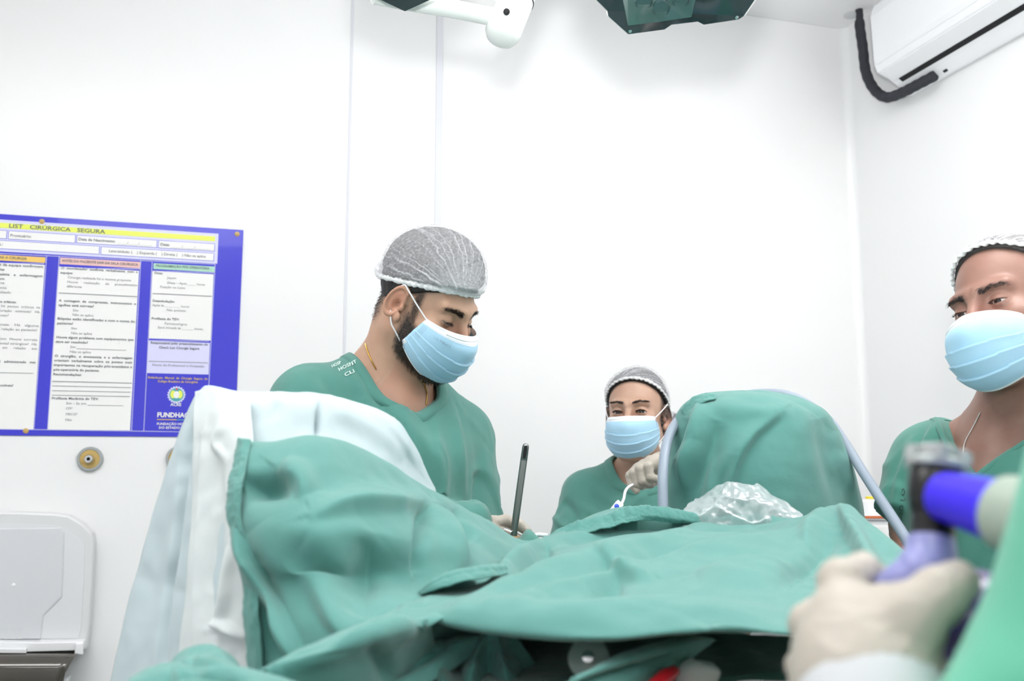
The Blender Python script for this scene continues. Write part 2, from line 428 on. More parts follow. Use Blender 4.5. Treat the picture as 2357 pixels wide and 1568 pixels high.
def axes(lo, hi, st):
    return [np.arange(l, h + st, st, dtype=np.float32) for l, h in zip(lo, hi)]
def nets(fn, ax):
    X, Y, Z = np.meshgrid(*ax, indexing='ij')
    F = fn(X, Y, Z).astype(np.float32)
    s = F < 0; nx, ny, nz = F.shape
    cnt = np.zeros((nx - 1, ny - 1, nz - 1), np.float32); acc = [np.zeros_like(cnt) for _ in range(3)]
    crosses = []
    G = (X, Y, Z)
    for a in range(3):
        s0 = [slice(None)] * 3; s1 = [slice(None)] * 3; s0[a] = slice(0, -1); s1[a] = slice(1, None)
        s0, s1 = tuple(s0), tuple(s1)
        cr = s[s0] != s[s1]; crosses.append((cr, s[s0]))
        d = F[s0] - F[s1]; d = np.where(np.abs(d) < 1e-9, 1e-9, d)
        t = np.where(cr, F[s0] / d, 0)
        comp = [np.where(cr, G[c][s0] + (t * (G[c][s1] - G[c][s0]) if c == a else 0), 0) for c in range(3)]
        crf = cr.astype(np.float32)
        oth = [i for i in range(3) if i != a]
        for p in (0, 1):
            for q in (0, 1):
                sl = [slice(None)] * 3
                for o_, v_ in zip(oth, (p, q)): sl[o_] = slice(v_, F.shape[o_] - 1 + v_)
                sl = tuple(sl); cnt += crf[sl]
                for c in range(3): acc[c] += comp[c][sl]
    m = cnt > 0
    idx = -np.ones(cnt.shape, np.int64); idx[m] = np.arange(m.sum())
    V = np.stack([acc[c][m] / cnt[m] for c in range(3)], 1)
    quads = []
    for a in range(3):
        cr, sg = crosses[a]; oth = [i for i in range(3) if i != a]
        I = np.argwhere(cr)
        ok = (I[:, oth[0]] > 0) & (I[:, oth[0]] < F.shape[oth[0]] - 1) & (I[:, oth[1]] > 0) & (I[:, oth[1]] < F.shape[oth[1]] - 1)
        I = I[ok]
        def cell(d0, d1):
            J = I.copy(); J[:, oth[0]] += d0; J[:, oth[1]] += d1
            return idx[J[:, 0], J[:, 1], J[:, 2]]
        q = np.stack([cell(-1, -1), cell(0, -1), cell(0, 0), cell(-1, 0)], 1)
        flip = sg[I[:, 0], I[:, 1], I[:, 2]] ^ (a == 1)
        q = np.where(flip[:, None], q, q[:, ::-1]); quads.append(q)
    return V, np.concatenate(quads)

def rotm(yaw, pitch, roll):
    return np.array(Matrix.Rotation(math.radians(yaw), 3, 'Z') @ Matrix.Rotation(math.radians(pitch), 3, 'X') @ Matrix.Rotation(math.radians(roll), 3, 'Y'))

_LAT = np.random.default_rng(3).uniform(-1, 1, (32, 32, 32)).astype(np.float32)
def nnoise(x, y, z):
    """smooth value noise on arrays, about -1..1"""
    x, y, z = np.broadcast_arrays(np.asarray(x, np.float64), np.asarray(y, np.float64), np.asarray(z, np.float64))
    x, y, z = .36 * x + .48 * y - .8 * z, -.8 * x + .6 * y + .01 * z, .48 * x + .64 * y + .6 * z
    xi, yi, zi = np.floor(x).astype(int), np.floor(y).astype(int), np.floor(z).astype(int)
    fx, fy, fz = x - xi, y - yi, z - zi
    fx, fy, fz = [f * f * f * (f * (f * 6 - 15) + 10) for f in (fx, fy, fz)]
    out = 0
    for i in (0, 1):
        for j in (0, 1):
            for k in (0, 1):
                w = (fx if i else 1 - fx) * (fy if j else 1 - fy) * (fz if k else 1 - fz)
                out = out + w * _LAT[(xi + i) & 31, (yi + j) & 31, (zi + k) & 31]
    return out

def wobble(V, amp, freq, seed=0.0, stretch=(1, 1, 1)):
    sx, sy, sz = [freq * q for q in stretch]
    return (nnoise(V[:, 0] * sx + seed, V[:, 1] * sy - seed, V[:, 2] * sz + 2 * seed) * amp * .8).astype(np.float32)

def ridges(V, amp, freq, seed=0.0, stretch=(1, 1, 1), sharp=3.0):
    """crease-like relief: sharp crests between soft hollows"""
    sx, sy, sz = [freq * q for q in stretch]
    w = nnoise(V[:, 0] * 5 + seed, V[:, 1] * 5, V[:, 2] * 5 + seed) * .5 + .6
    n = nnoise(V[:, 0] * sx + seed, V[:, 1] * sy - seed, V[:, 2] * sz + 2 * seed)
    return (amp * np.clip(w, 0, 1) * np.maximum(1 - np.abs(n) * sharp, 0) ** 1.3).astype(np.float32)

def polydist(Q, pts):
    """distance, signed side and position along a polyline for 2D points Q"""
    pts = np.array(pts, float); best = np.full(len(Q), 1e9); side = np.zeros(len(Q)); along = np.zeros(len(Q))
    seg = np.linalg.norm(np.diff(pts, axis=0), axis=1); tot = seg.sum(); acc = 0
    for i in range(len(pts) - 1):
        a, b = pts[i], pts[i + 1]; ba = b - a
        h = np.clip(((Q - a) @ ba) / (ba @ ba), 0, 1)
        dv = Q - a - h[:, None] * ba; d = np.linalg.norm(dv, axis=1)
        m = d < best; best = np.where(m, d, best)
        sd = np.sign(ba[0] * dv[:, 1] - ba[1] * dv[:, 0]); side = np.where(m, sd, side)
        along = np.where(m, (acc + h * seg[i]) / tot, along); acc += seg[i]
    return best, side, along

def smooth_poly(pts, n=6):
    """Catmull-Rom through 2D/3D points"""
    p = [np.array(q, float) for q in pts]; p = [2 * p[0] - p[1]] + p + [2 * p[-1] - p[-2]]; out = []
    for i in range(1, len(p) - 2):
        for t in np.linspace(0, 1, n, endpoint=False):
            a, b, c, d = p[i - 1:i + 3]
            out.append(.5 * (2 * b + (c - a) * t + (2 * a - 5 * b + 4 * c - d) * t * t + (3 * b - a - 3 * c + d) * t ** 3))
    out.append(p[-2]); return out

def apply_folds(V, Nn, folds, d_lim=(0.0, 9.0)):
    """raise ridges / sink creases of cloth along lines measured in the photograph"""
    Q = project(V); eye = np.array([0, 0, H])
    face = np.einsum('ij,ij->i', Nn, eye - V)
    front = np.where(face > 0, 1.0, -1.0)
    ok = (V[:, 1] > d_lim[0]) & (V[:, 1] < d_lim[1])
    disp = np.zeros(len(V))
    for pts, amp, w, kind in folds:
        d, sd, al = polydist(Q, smooth_poly(pts))
        taper = np.sin(np.clip(al, 0.02, 0.98) * math.pi) ** 0.6
        s = d * sd / w
        if kind == 0: f = np.exp(-s * s)
        elif kind == 1: f = np.exp(-np.where(s > 0, s * 2.6, s * 0.8) ** 2)       # sharp on one side
        else: f = np.exp(-np.where(s < 0, s * 2.6, s * 0.8) ** 2)
        disp += amp * f * taper
    return V + (Nn * (front * disp * ok)[:, None]).astype(np.float32)

def blades(V, D, L, W, name, mat, parent):
    """thin tapered hair strands as triangles"""
    n = len(V); side = np.cross(D, rng.normal(size=(n, 3))); side /= np.linalg.norm(side, axis=1)[:, None] + 1e-9
    L = L[:, None]; mid = V + D * L * 0.55 + rng.normal(size=(n, 3)) * L * 0.06
    tip = V + D * L + rng.normal(size=(n, 3)) * L * 0.15
    P5 = np.stack([V - side * W, V + side * W, mid + side * W * .8, mid - side * W * .8, tip], 1).reshape(-1, 3)
    b = np.arange(n)[:, None] * 5
    F = [tuple(r) for r in (b + np.array([0, 1, 2, 3])).tolist()] + [tuple(r) for r in (b + np.array([3, 2, 4])).tolist()]
    me = mesh_np(name, P5, F)
    o = link(name, me, mat, parent, smooth=False); o['kind'] = 'stuff'; return o

def curve_pts(keys, n):
    """Catmull-Rom through keys; keys may carry extra trailing axes"""
    k = np.array(keys, float); t = np.linspace(0, len(k) - 1, n)
    kk = np.concatenate([2 * k[:1] - k[1:2], k, 2 * k[-1:] - k[-2:-1]])
    i = np.minimum(t.astype(int), len(k) - 2); f = (t - i).reshape((-1,) + (1,) * (k.ndim - 1))
    a, b, c, d = kk[i], kk[i + 1], kk[i + 2], kk[i + 3]
    return .5 * (2 * b + (c - a) * f + (2 * a - 5 * b + 4 * c - d) * f * f + (3 * b - a - 3 * c + d) * f ** 3)

def grid_faces(nv, nu, wrap=False):
    i, j = np.meshgrid(np.arange(nv - 1), np.arange(nu if wrap else nu - 1), indexing='ij')
    j2 = (j + 1) % nu
    return np.stack([i * nu + j, i * nu + j2, (i + 1) * nu + j2, (i + 1) * nu + j], -1).reshape(-1, 4)

def text_verts(s, bold=0.0):
    cu = bpy.data.curves.new('t', 'FONT'); cu.body = s; cu.size = 1.0; cu.offset = bold; cu.resolution_u = 2; cu.extrude = 0.0
    o = bpy.data.objects.new('t', cu); COL.objects.link(o)
    me = bpy.data.meshes.new_from_object(o)
    V = np.array([v.co[:] for v in me.vertices], float).reshape(-1, 3); F = [tuple(p.vertices) for p in me.polygons]
    bpy.data.objects.remove(o); bpy.data.curves.remove(cu); bpy.data.meshes.remove(me)
    return V, F

# ------------------------------------------------------------------ people
def head_sdf(x, y, z, par):
    ax = np.abs(x)
    d = ell(x, y, z, (0, .008, .036), (.0765, .092, .090))
    d = smin(d, ell(x, y, z, (0, -.034, -.03), (.0605, .066, .088)), .03)
    d = smin(d, caps(ax, y, z, (.050, -.004, -.056), (.018, -.080, -.106), .022 * par.get('jaw', 1), .019), .03)
    d = smin(d, ell(x, y, z, (0, -.088, -.106), (.024, .022, .022)), .02)
    d = smin(d, ell(ax, y, z, (.042, -.068, -.028), (.025, .024, .021)), .02)
    d = smin(d, caps(ax, y, z, (.006, -.094, .020), (.043, -.079, .024), .0105, .009), .016)
    d = smax(d, -(np.sqrt((ax - .033) ** 2 + (y + .107) ** 2 + (z + .001) ** 2) - .0225), .012)
    d = smin(d, caps(x, y, z, (0, -.095, .008), (0, -.121, -.040), .0075, .0115), .012)
    d = smin(d, ell(ax, y, z, (.012, -.109, -.044), (.009, .012, .009)), .008)
    d = smin(d, ell(x, y, z, (0, -.098, -.076), (.022, .010, .012)), .012)
    # ears
    yy = y - .0; zz = z + .006
    tl = ax - (.079 + .32 * yy)
    yr = yy * .96 + zz * .28; zr = zz * .96 - yy * .28
    e = np.sqrt((yr / .0165) ** 2 + (zr / .030) ** 2)
    ear = np.sqrt(np.maximum((e - .62) * .02, 0) ** 2 + tl ** 2) - .0042
    rim = np.sqrt(((e - 1) * .020) ** 2 + (tl - .0045) ** 2) - .0036
    rim = np.maximum(rim, -(yr + .011))
    lobe = ell(ax, y, z, (.078, -.010, -.034), (.0055, .008, .010))
    anti = np.sqrt(((e - .58) * .020) ** 2 + (tl - .002) ** 2) - .0026
    anti = np.maximum(anti, -(yr - .0))
    ear = smin(ear, rim, .003); ear = smin(ear, anti, .003); ear = smin(ear, lobe, .006)
    ear = smax(ear, -ell(ax, yr, zr, (.0835, -.004, -.005), (.0075, .0075, .011)), .003)
    tragus = ell(ax, y, z, (.078, -.013, -.014), (.005, .004, .007))
    d = smin(d, ear, .004); d = smin(d, tragus, .004)
    # eyelids
    ex, ey, ez = .0315, -.0785, -.001
    r = np.sqrt((ax - ex) ** 2 + (y - ey) ** 2 + (z - ez) ** 2)
    d = smin(d, r - .0146, .005)
    up, lo = par['lids']
    el = np.degrees(np.arctan2(z - ez, -(y - ey)))
    s = np.sqrt(np.clip(1 - ((ax - ex) / .0145) ** 2, 0, 1))
    mid = (up + lo) / 2
    op = np.minimum((mid + (up - mid) * s) - el, el - (mid + (lo - mid) * s)) * .00025
    op = np.minimum(op, np.minimum(r - .0100, .021 - r)); op = np.minimum(op, -(y - ey))
    d = smax(d, op, .0008)
    return d

def torso_sdf(x, y, z, t):
    g = t.get('bulk', 1.0)
    d = ell(x, y, z, (0, .0, -.20), (.155 * g, .105 * g, .21))
    d = smin(d, ell(x, y, z, (0, .0, -.45), (.145 * g, .11 * g, .25)), .08)
    for k in ('aL', 'aR'):
        a = t[k]
        d = smin(d, caps(x, y, z, (a[0] * .25, .012, -.028), a, .046 * g, .046 * g), .05)
        d = smin(d, caps(x, y, z, (0, .025, .045), (a[0] * .75, .014, a[2] + .02), .036, .026), .04)
    d = smin(d, caps(x, y, z, (.0, -.035, -.05), (.0, -.045, -.15), .045, .055), .05)
    return d

def limb(x, y, z, t, r0=.043, r1=.036, r2=.028):
    d = None
    for s in ('L', 'R'):
        q = np.minimum(caps(x, y, z, t['a' + s], t['e' + s], r0, r1), caps(x, y, z, t['e' + s], t['w' + s], r1, r2))
        d = q if d is None else np.minimum(d, q)
    return d

def neckline(x, y, n):
    f = ss(-y, -.03, .05)
    return n['back'] + (n['v'] + n['slope'] * np.abs(x - n.get('x0', 0)) ** n.get('pow', 1.0) - n['back']) * f

def garment_sdf(x, y, z, t, hole=True):
    g = t.get('bulk', 1.0) * t.get('loose', 1.0)
    d = ell(x, y, z, (0, -.004, -.19), (.172 * g, .124 * g, .215))
    d = smin(d, ell(x, y, z, (0, -.004, -.46), (.165 * g, .132 * g, .27)), .08)
    d = smin(d, ell(x, y, z, (0, 0, -.68), (.175 * g, .135 * g, .22)), .08)
    for k in ('L', 'R'):
        a = t['a' + k]
        d = smin(d, caps(x, y, z, (a[0] * .3, .012, -.018), a, .058, .056 * g), .05)
        d = smin(d, caps(x, y, z, (a[0] * .12, .018, .020), (a[0] * .7, .014, a[2] + .012), .052, .042), .045)
        sl = caps(x, y, z, a, t['e' + k], .060 * g, t.get('sr', .068))
        if t.get('long', False): sl = smin(sl, caps(x, y, z, t['e' + k], t['w' + k], .062, .046), .02)
        else:
            e = np.array(t['e' + k]); v = e - np.array(a); v = v / np.linalg.norm(v)
            q = e - v * t.get('sleeve_cut', .02)
            sl = np.maximum(sl, (x - q[0]) * v[0] + (y - q[1]) * v[1] + (z - q[2]) * v[2])
        d = smin(d, sl, .03)
    d = np.maximum(d, -(z + .72))
    if hole:
        n = t['neck']; rho = np.sqrt(((x - n.get('x0', 0)) / n.get('sx', 1.0)) ** 2 + (y - n.get('cy', -.005)) ** 2)
        rem = np.maximum(rho - n['r'], neckline(x, y, n) - z)
        d = np.maximum(d, -rem)
    return d

def to_world(V, o, R): return (V @ R.T + o).astype(np.float32)
def to_local(p, o, R): return (np.asarray(p, float) - o) @ R

MASK_C = [(-.121, -.013), (-.137, -.038), (-.137, -.066), (-.130, -.092), (-.112, -.115), (-.090, -.124)]
MASK_S = [(.063, -.064, -.010), (.0675, -.057, -.025), (.070, -.051, -.040), (.070, -.045, -.053), (.068, -.038, -.065), (.063, -.031, -.076)]
def mask_point(u, v, ext=0.0, off=0.0, sdz=0.0):
    C = curve_pts(MASK_C, 101); S = curve_pts(MASK_S, 101)
    i = np.clip(v * 100, 0, 100); i0 = np.floor(i).astype(int); i1 = np.minimum(i0 + 1, 100); f = (i - i0)[..., None]
    c = C[i0] * (1 - f) + C[i1] * f; s = S[i0] * (1 - f) + S[i1] * f
    t = np.abs(u); a = t * math.pi / 2
    w = np.sign(u) * s[..., 0] * np.sin(a) ** .95
    yy = s[..., 1] + (c[..., 0] - s[..., 1]) * np.cos(a) ** .85
    zz = c[..., 1] + (s[..., 2] + sdz * (1 - v) - c[..., 1]) * t ** 1.7 - ext * v
    pl = np.zeros_like(v)
    for vk in (.36, .53, .70):
        q = v - vk - .03 * (1 - t)
        pl += np.where(q >= 0, .0042 * np.exp(-q / .075), -.0010 * np.exp(q / .03)) * (1 - .55 * t ** 3)
    nose = np.exp(-(u / .16) ** 2) * np.exp(-((v - .20) / .18) ** 2) * .004
    sc = 1 + (pl + nose + off) / .10
    base = np.array([0, -.03, -.06])
    return np.stack([w * sc, base[1] + (yy - base[1]) * sc, base[2] + (zz - base[2]) * (1 + (sc - 1) * .5)], -1)

def person(spec):
    hc = np.array(spec['head']); Rh = rotm(*spec['hrot']); sc = spec.get('scale', 1.0)
    No = np.array(spec['N']); Rt = rotm(*spec['trot'])
    t = dict(spec['t'])
    for k in ('aL', 'aR', 'eL', 'eR', 'wL', 'wR'):
        if k in spec['world']: t[k] = to_local(spec['world'][k], No, Rt)
    root = empty('person', (No[0], No[1], 0.0), spec['label'], 'person')
    # body: fine head, neck and chest, coarse rest, one mesh
    nb = to_local(No + Rt @ np.array([0, .012, -.02]), hc, Rh) / sc
    nr = spec.get('neck_r', .057) / sc
    def fine(x, y, z):
        z0 = z[0, 0]; kh = int(np.searchsorted(z0, -.155)); kt = int(np.searchsorted(z0, -.055))
        d = np.full(x.shape, .2, np.float32)
        d[..., kh:] = head_sdf(x[..., kh:], y[..., kh:], z[..., kh:], spec)
        d = smin(d, caps(x, y, z, (0, .022, -.045), nb, nr * .98, nr * 1.08), .022)
        xs, ys, zs = x[..., :kt], y[..., :kt], z[..., :kt]
        Mx = (Rt.T @ Rh) * sc; of = (hc - No) @ Rt
        q = [(Mx[i, 0] * xs + Mx[i, 1] * ys + Mx[i, 2] * zs + of[i]).astype(np.float32) for i in range(3)]
        d[..., :kt] = smin(d[..., :kt], torso_sdf(q[0], q[1], q[2], t) / sc, .035)
        return d
    ax = [np.concatenate([np.arange(-.15, -.094, .006), np.arange(-.094, .094, .0021), np.arange(.094, .15, .006)]).astype(np.float32),
          np.concatenate([np.arange(-.16, .03, .0021), np.arange(.03, .17, .004)]).astype(np.float32),
          np.concatenate([np.arange(-.30, -.125, .0040), np.arange(-.125, .135, .0020)]).astype(np.float32)]
    Vl, Fl = nets(fine, ax)
    Vw = to_world(Vl * sc, hc, Rh)
    zf = -No[2]
    def coarse(x, y, z):
        d = torso_sdf(x, y, z, t)
        d = smin(d, limb(x, y, z, t), .04)
        d = smin(d, ell(x, y, z, (0, .01, -.62), (.15, .11, .16)), .06)
        for s in (-1, 1):
            d = smin(d, caps(x, y, z, (s * .085, .01, -.62), (s * .095, .0, (-.62 + zf) / 2), .078, .055), .03)
            d = smin(d, caps(x, y, z, (s * .095, .0, (-.62 + zf) / 2), (s * .10, .02, zf + .08), .055, .038), .02)
        return d
    ptsb = np.array([t[k] for k in ('aL', 'aR', 'eL', 'eR', 'wL', 'wR')])
    lo = np.minimum(ptsb.min(0) - .08, (-.22, -.17, zf + .02)); hi = np.maximum(ptsb.max(0) + .08, (.22, .17, -.055))
    Vc, Fc = nets(coarse, axes(lo, hi, .016))
    V = np.vstack([Vw, to_world(Vc, No, Rt)]); F = np.vstack([Fl, Fc + len(Vw)])
    me = mesh_np('body', V, F)
    hm = np.zeros(len(V), np.float32); rm = np.zeros(len(V), np.float32)
    hm[:len(Vl)] = spec['hairmask'](Vl[:, 0], Vl[:, 1], Vl[:, 2])
    x, y, z = Vl.T
    rm[:len(Vl)] = np.clip(.75 * np.exp(-((np.abs(x) - .085) / .012) ** 2 - ((y - .0) / .022) ** 2 - ((z + .006) / .035) ** 2)
                           + .45 * np.exp(-((np.abs(x) - .018) / .012) ** 2 - ((z + .010) / .012) ** 2) * (y < -.07)
                           + .35 * np.exp(-((z + .165) / .06) ** 2) * (y < -.03), 0, 1)
    for nme, arr in (('hairmask', hm), ('redmask', rm)):
        at = me.attributes.new(nme, 'FLOAT', 'POINT'); at.data.foreach_set('value', arr)
    body = link('body', me, M[spec['skin']], root)
    Nb = normals_of(me)[:len(Vl)]; Nl = Nb @ Rh
    bvh = BVHTree.FromPolygons([Vector(v) for v in V[:len(Vw)]], Fl.tolist())
    # eyes
    for s in (-1, 1):
        mb = MB(); c = np.array([s * .0315, -.0785, -.001]); g = np.array(spec['gaze']); g = g / np.linalg.norm(g)
        prof = [(.0122 * math.sin(a), .0122 * math.cos(a)) for a in np.radians([0, 6, 12, 18, 24, 29, 35, 42, 60, 90, 120, 150, 178])]
        mb.lathe(to_world((c * sc)[None], hc, Rh)[0], Rh @ g, [(r * sc, h * sc) for r, h in prof], n=24)
        o = mb.build('eye', [M['sclera'], M['iris']], root, smooth=True)
        n = 24; mi = np.zeros(len(o.data.polygons), np.int32)
        for p in o.data.polygons:
            ctr = np.array(p.center) - to_world((c * sc)[None], hc, Rh)[0]
            if np.dot(ctr, Rh @ g) / (np.linalg.norm(ctr) + 1e-9) > math.cos(math.radians(spec.get('iris', 28))): mi[p.index] = 1
        o.data.polygons.foreach_set('material_index', mi)
    # eyebrows, lashes
    bt = []; bd = []
    x, y, z = Vl.T; a_ = np.abs(x)
    zb = .0165 + .006 * np.sin(np.clip((a_ - .012) / .042, 0, 1) * math.pi * .75) + spec.get('brow_dz', 0)
    th = (.0042 - .0024 * np.clip((a_ - .012) / .042, 0, 1)) * spec.get('brow_w', 1)
    pk = np.where((a_ > .011) & (a_ < .050) & (np.abs(z - zb) < th) & (y < -.06))[0]
    pk = rng.choice(pk, size=spec.get('brow_n', 900))
    D = np.stack([np.sign(x[pk]) * 1.0, np.full(len(pk), .35), np.where(a_[pk] < .03, .5, -.1)], 1) + Nl[pk] * .25 + rng.normal(size=(len(pk), 3)) * .12
    D /= np.linalg.norm(D, axis=1)[:, None]
    jit = rng.normal(size=(len(pk), 3)) * .0008
    o = blades(Vw[pk] + jit @ Rh.T, D @ Rh.T, rng.uniform(.005, .009, len(pk)) * sc, .00024, 'eyebrows', M[spec['hair']], root)
    up, lo_ = spec['lids']
    lv = []; ld = []
    for s in (-1, 1):
        for q in np.linspace(-.012, .012, spec.get('lash_n', 36)):
            sx = math.sqrt(max(0, 1 - (q / .0145) ** 2)); mid = (up + lo_) / 2
            e = math.radians(mid + (up - mid) * sx)
            rr = math.sqrt(max(.0148 ** 2 - q * q, 1e-6))
            lv.append((s * .0315 + q, -.0785 - rr * math.cos(e), -.001 + rr * math.sin(e))); ld.append((q * 12, -1, spec.get('lash_dz', -.2)))
    lv = np.array(lv); ld = np.array(ld, float); ld /= np.linalg.norm(ld, axis=1)[:, None]
    blades(to_world(lv * sc, hc, Rh), ld @ Rh.T, np.full(len(lv), spec.get('lash_l', .0075) * sc), spec.get('lash_w', .0004), 'eyelashes', M['hair_a'], root)
    # hair shell under the cap
    reg = spec['hairreg']
    def hair(x, y, z):
        d = ell(x, y, z, (0, .008, .036), (.0765, .092, .090))
        d = smin(d, ell(x, y, z, (0, -.034, -.03), (.0605, .066, .088)), .03)
        d = d - spec.get('hair_t', .006)
        return smax(d, -reg(x, y, z), .006)
    Vh, Fh = nets(hair, axes((-.1, -.11, -.1), (.1, .135, .15), .004))
    nz = wobble(Vh, .0016, 160, 3.0, (1, .5, .5))
    meh = mesh_np('hair', Vh, Fh); Nh = normals_of(meh)
    Vh2 = Vh + Nh * nz[:, None]
    hair_o = link('hair', mesh_np('hair', to_world(Vh2 * sc, hc, Rh), Fh), M[spec['hair']], root)
    # loose strands along the hair edge and beard
    w = hm[:len(Vl)]
    pk = np.where((w > .22) & (np.linalg.norm(Vl - [0, 0, 0], axis=1) < .2))[0]
    if len(pk) and spec.get('strands', 0):
        pk = rng.choice(pk, size=spec['strands'], p=w[pk] / w[pk].sum())
        beard = (Vl[pk, 2] < -.005) & (Vl[pk, 1] < .02)
        D = np.where(beard[:, None], np.array([0, -.25, -1.0]), np.array([0, .75, -.65])) + Nl[pk] * np.where(beard, .55, .18)[:, None] + rng.normal(size=(len(pk), 3)) * .25
        D /= np.linalg.norm(D, axis=1)[:, None]
        Ln = np.where(beard, rng.uniform(.003, .0065, len(pk)), rng.uniform(.003, .007, len(pk))) * sc
        j = rng.normal(size=(len(pk), 3)) * .0009
        blades(Vw[pk] + j, D @ Rh.T, Ln, .00028, 'beard' if beard.mean() > .5 else 'short_hair', M[spec['hair']], root)
    # cap
    make_cap(spec, root, hc, Rh, sc)
    # mask
    make_mask(spec, root, hc, Rh, sc)
    # scrub top
    lo = np.minimum(ptsb.min(0) - .10, (-.23, -.17, -.74)); hi = np.maximum(ptsb.max(0) + .10, (.23, .17, .12))
    if not t.get('long'):
        q = np.array([t[k] for k in ('aL', 'aR', 'eL', 'eR')]); lo = np.minimum(q.min(0) - .09, (-.23, -.17, -.74)); hi = np.maximum(q.max(0) + .09, (.23, .17, .12))
    Vg, Fg = nets(lambda x, y, z: garment_sdf(x, y, z, t), axes(lo, hi, .0058))
    Vg = Vg.astype(np.float64)
    for _ in range(2):                       # relax the grid steps
        ii = np.concatenate([Fg[:, k] for k in range(4)] * 2)
        jj = np.concatenate([Fg[:, (k + 1) % 4] for k in range(4)] + [Fg[:, (k + 3) % 4] for k in range(4)])
        c = np.bincount(ii, minlength=len(Vg))
        acc = np.stack([np.bincount(ii, weights=Vg[jj, q], minlength=len(Vg)) for q in range(3)], 1)
        Vg = Vg * .5 + acc / c[:, None] * .5
    Vgw = to_world(Vg, No, Rt)
    mg = mesh_np('scrub_top', Vgw, Fg); Ng = normals_of(mg)
    tap = np.clip(-Vg[:, 2] / .12, .15, 1)
    nz = wobble(Vg, .0075, 11, spec.get('seed', 1.0), (1, 1, .35)) + wobble(Vg, .0035, 26, spec.get('seed', 1.0) + 5, (1, 1, .4))
    nz = nz + ridges(Vg, .017, 8, spec.get('seed', 1.0) + 2, (1, 1, .42), 3.5) + ridges(Vg, .008, 15, spec.get('seed', 1.0) + 8, (1, .6, .9), 3.5)
    Vgw = Vgw + Ng * (nz * tap)[:, None]
    mg2 = mesh_np('scrub_top', Vgw, Fg); Ng = normals_of(mg2)
    Vgw = apply_folds(Vgw, Ng, spec.get('folds', []))
    mg3 = mesh_np('scrub_top', Vgw, Fg)
    top = link('scrub_top', mg3, M[spec['scrub']], root)
    sm_ = top.modifiers.new('relax', 'SMOOTH'); sm_.factor = .5; sm_.iterations = 3
    gb = BVHTree.FromPolygons([Vector(v) for v in Vgw], Fg.tolist())
    # neckband following the edge of the opening
    n = t['neck']; rows = [[], []]
    for a in np.linspace(0, 2 * math.pi, 120, endpoint=False):
        for k, (dr, dz) in enumerate(((0, 0), (n.get('band', .018), -n.get('band', .018)))):
            dirx, diry = math.sin(a), -math.cos(a)
            rr = np.linspace(.26, .0, 400); xs = n.get('x0', 0) + dirx * rr; ys = n.get('cy', -.005) + diry * rr
            zs = neckline(xs, ys, n) + dz
            g = garment_sdf(xs, ys, zs, t, hole=False)
            ins = np.where(g < 0)[0]; r0 = rr[ins[0]] if len(ins) else .02
            rl_ = n['r'] / math.sqrt((dirx / n.get('sx', 1.0)) ** 2 + diry ** 2) + dr
            r0 = min(r0, rl_)
            x1, y1 = n.get('x0', 0) + dirx * r0, n.get('cy', -.005) + diry * r0
            zz = np.linspace(.16, -.3, 500); g = garment_sdf(np.full(500, x1), np.full(500, y1), zz, t, hole=False)
            ins = np.where(g < 0)[0]; ztop = zz[ins[0]] if len(ins) else 0
            z1 = ztop if abs(r0 - rl_) < 1e-6 else float(neckline(np.array(x1), np.array(y1), n)) + dz
            rows[k].append((x1, y1, z1))
    A, B = np.array(rows[0]), np.array(rows[1])
    for _ in range(3):
        A = .5 * A + .25 * (np.roll(A, 1, 0) + np.roll(A, -1, 0)); B = .5 * B + .25 * (np.roll(B, 1, 0) + np.roll(B, -1, 0))
    ctr = np.array([n.get('x0', 0), 0, -.1])
    L = [A * 1.0 + (A - ctr) / np.linalg.norm(A - ctr, axis=1)[:, None] * e1 + (B - A) * f for f, e1 in ((0, -.004), (0, .0015), (.12, .0034), (.5, .0036), (.92, .0032), (1.0, -.001))]
    Vn = np.vstack(L); Fn = grid_faces(len(L), 120, wrap=True)
    nb_ = link('neckband', mesh_np('neckband', to_world(Vn, No, Rt), Fn), M[spec['scrub']], root)
    Vnw = to_world(Vn, No, Rt)
    gb = BVHTree.FromPolygons([Vector(v) for v in np.vstack([Vgw, Vnw])], Fg.tolist() + (Fn + len(Vgw)).tolist())
    # trousers and shoes
    def pants(x, y, z):
        d = ell(x, y, z, (0, .01, -.66), (.170, .130, .16))
        for s in (-1, 1):
            d = smin(d, caps(x, y, z, (s * .085, .01, -.66), (s * .10, .0, zf + .06), .088, .072), .02)
        return np.maximum(d, -(z - zf - .05))
    Vp, Fp = nets(pants, axes((-.22, -.16, zf + .02), (.22, .17, -.50), .016))
    link('trousers', mesh_np('trousers', to_world(Vp, No, Rt), Fp), M['pants'], root)
    for s in (-1, 1):
        Vs, Fs = nets(lambda x, y, z: np.maximum(smin(ell(x, y, z, (s * .10, -.07, zf + .03), (.048, .12, .05)), ell(x, y, z, (s * .10, .03, zf + .05), (.042, .055, .06)), .02), zf + .003 - z),
                      axes((s * .10 - .06, -.21, zf - .01), (s * .10 + .06, .10, zf + .13), .01))
        link('shoe', mesh_np('shoe', to_world(Vs, No, Rt), Fs), M['white_plastic'], root)
    return dict(root=root, body=bvh, top=gb, hc=hc, Rh=Rh, sc=sc, No=No, Rt=Rt)

def attr(me, name, arr):
    at = me.attributes.new(name, 'FLOAT', 'POINT'); at.data.foreach_set('value', np.asarray(arr, np.float32))

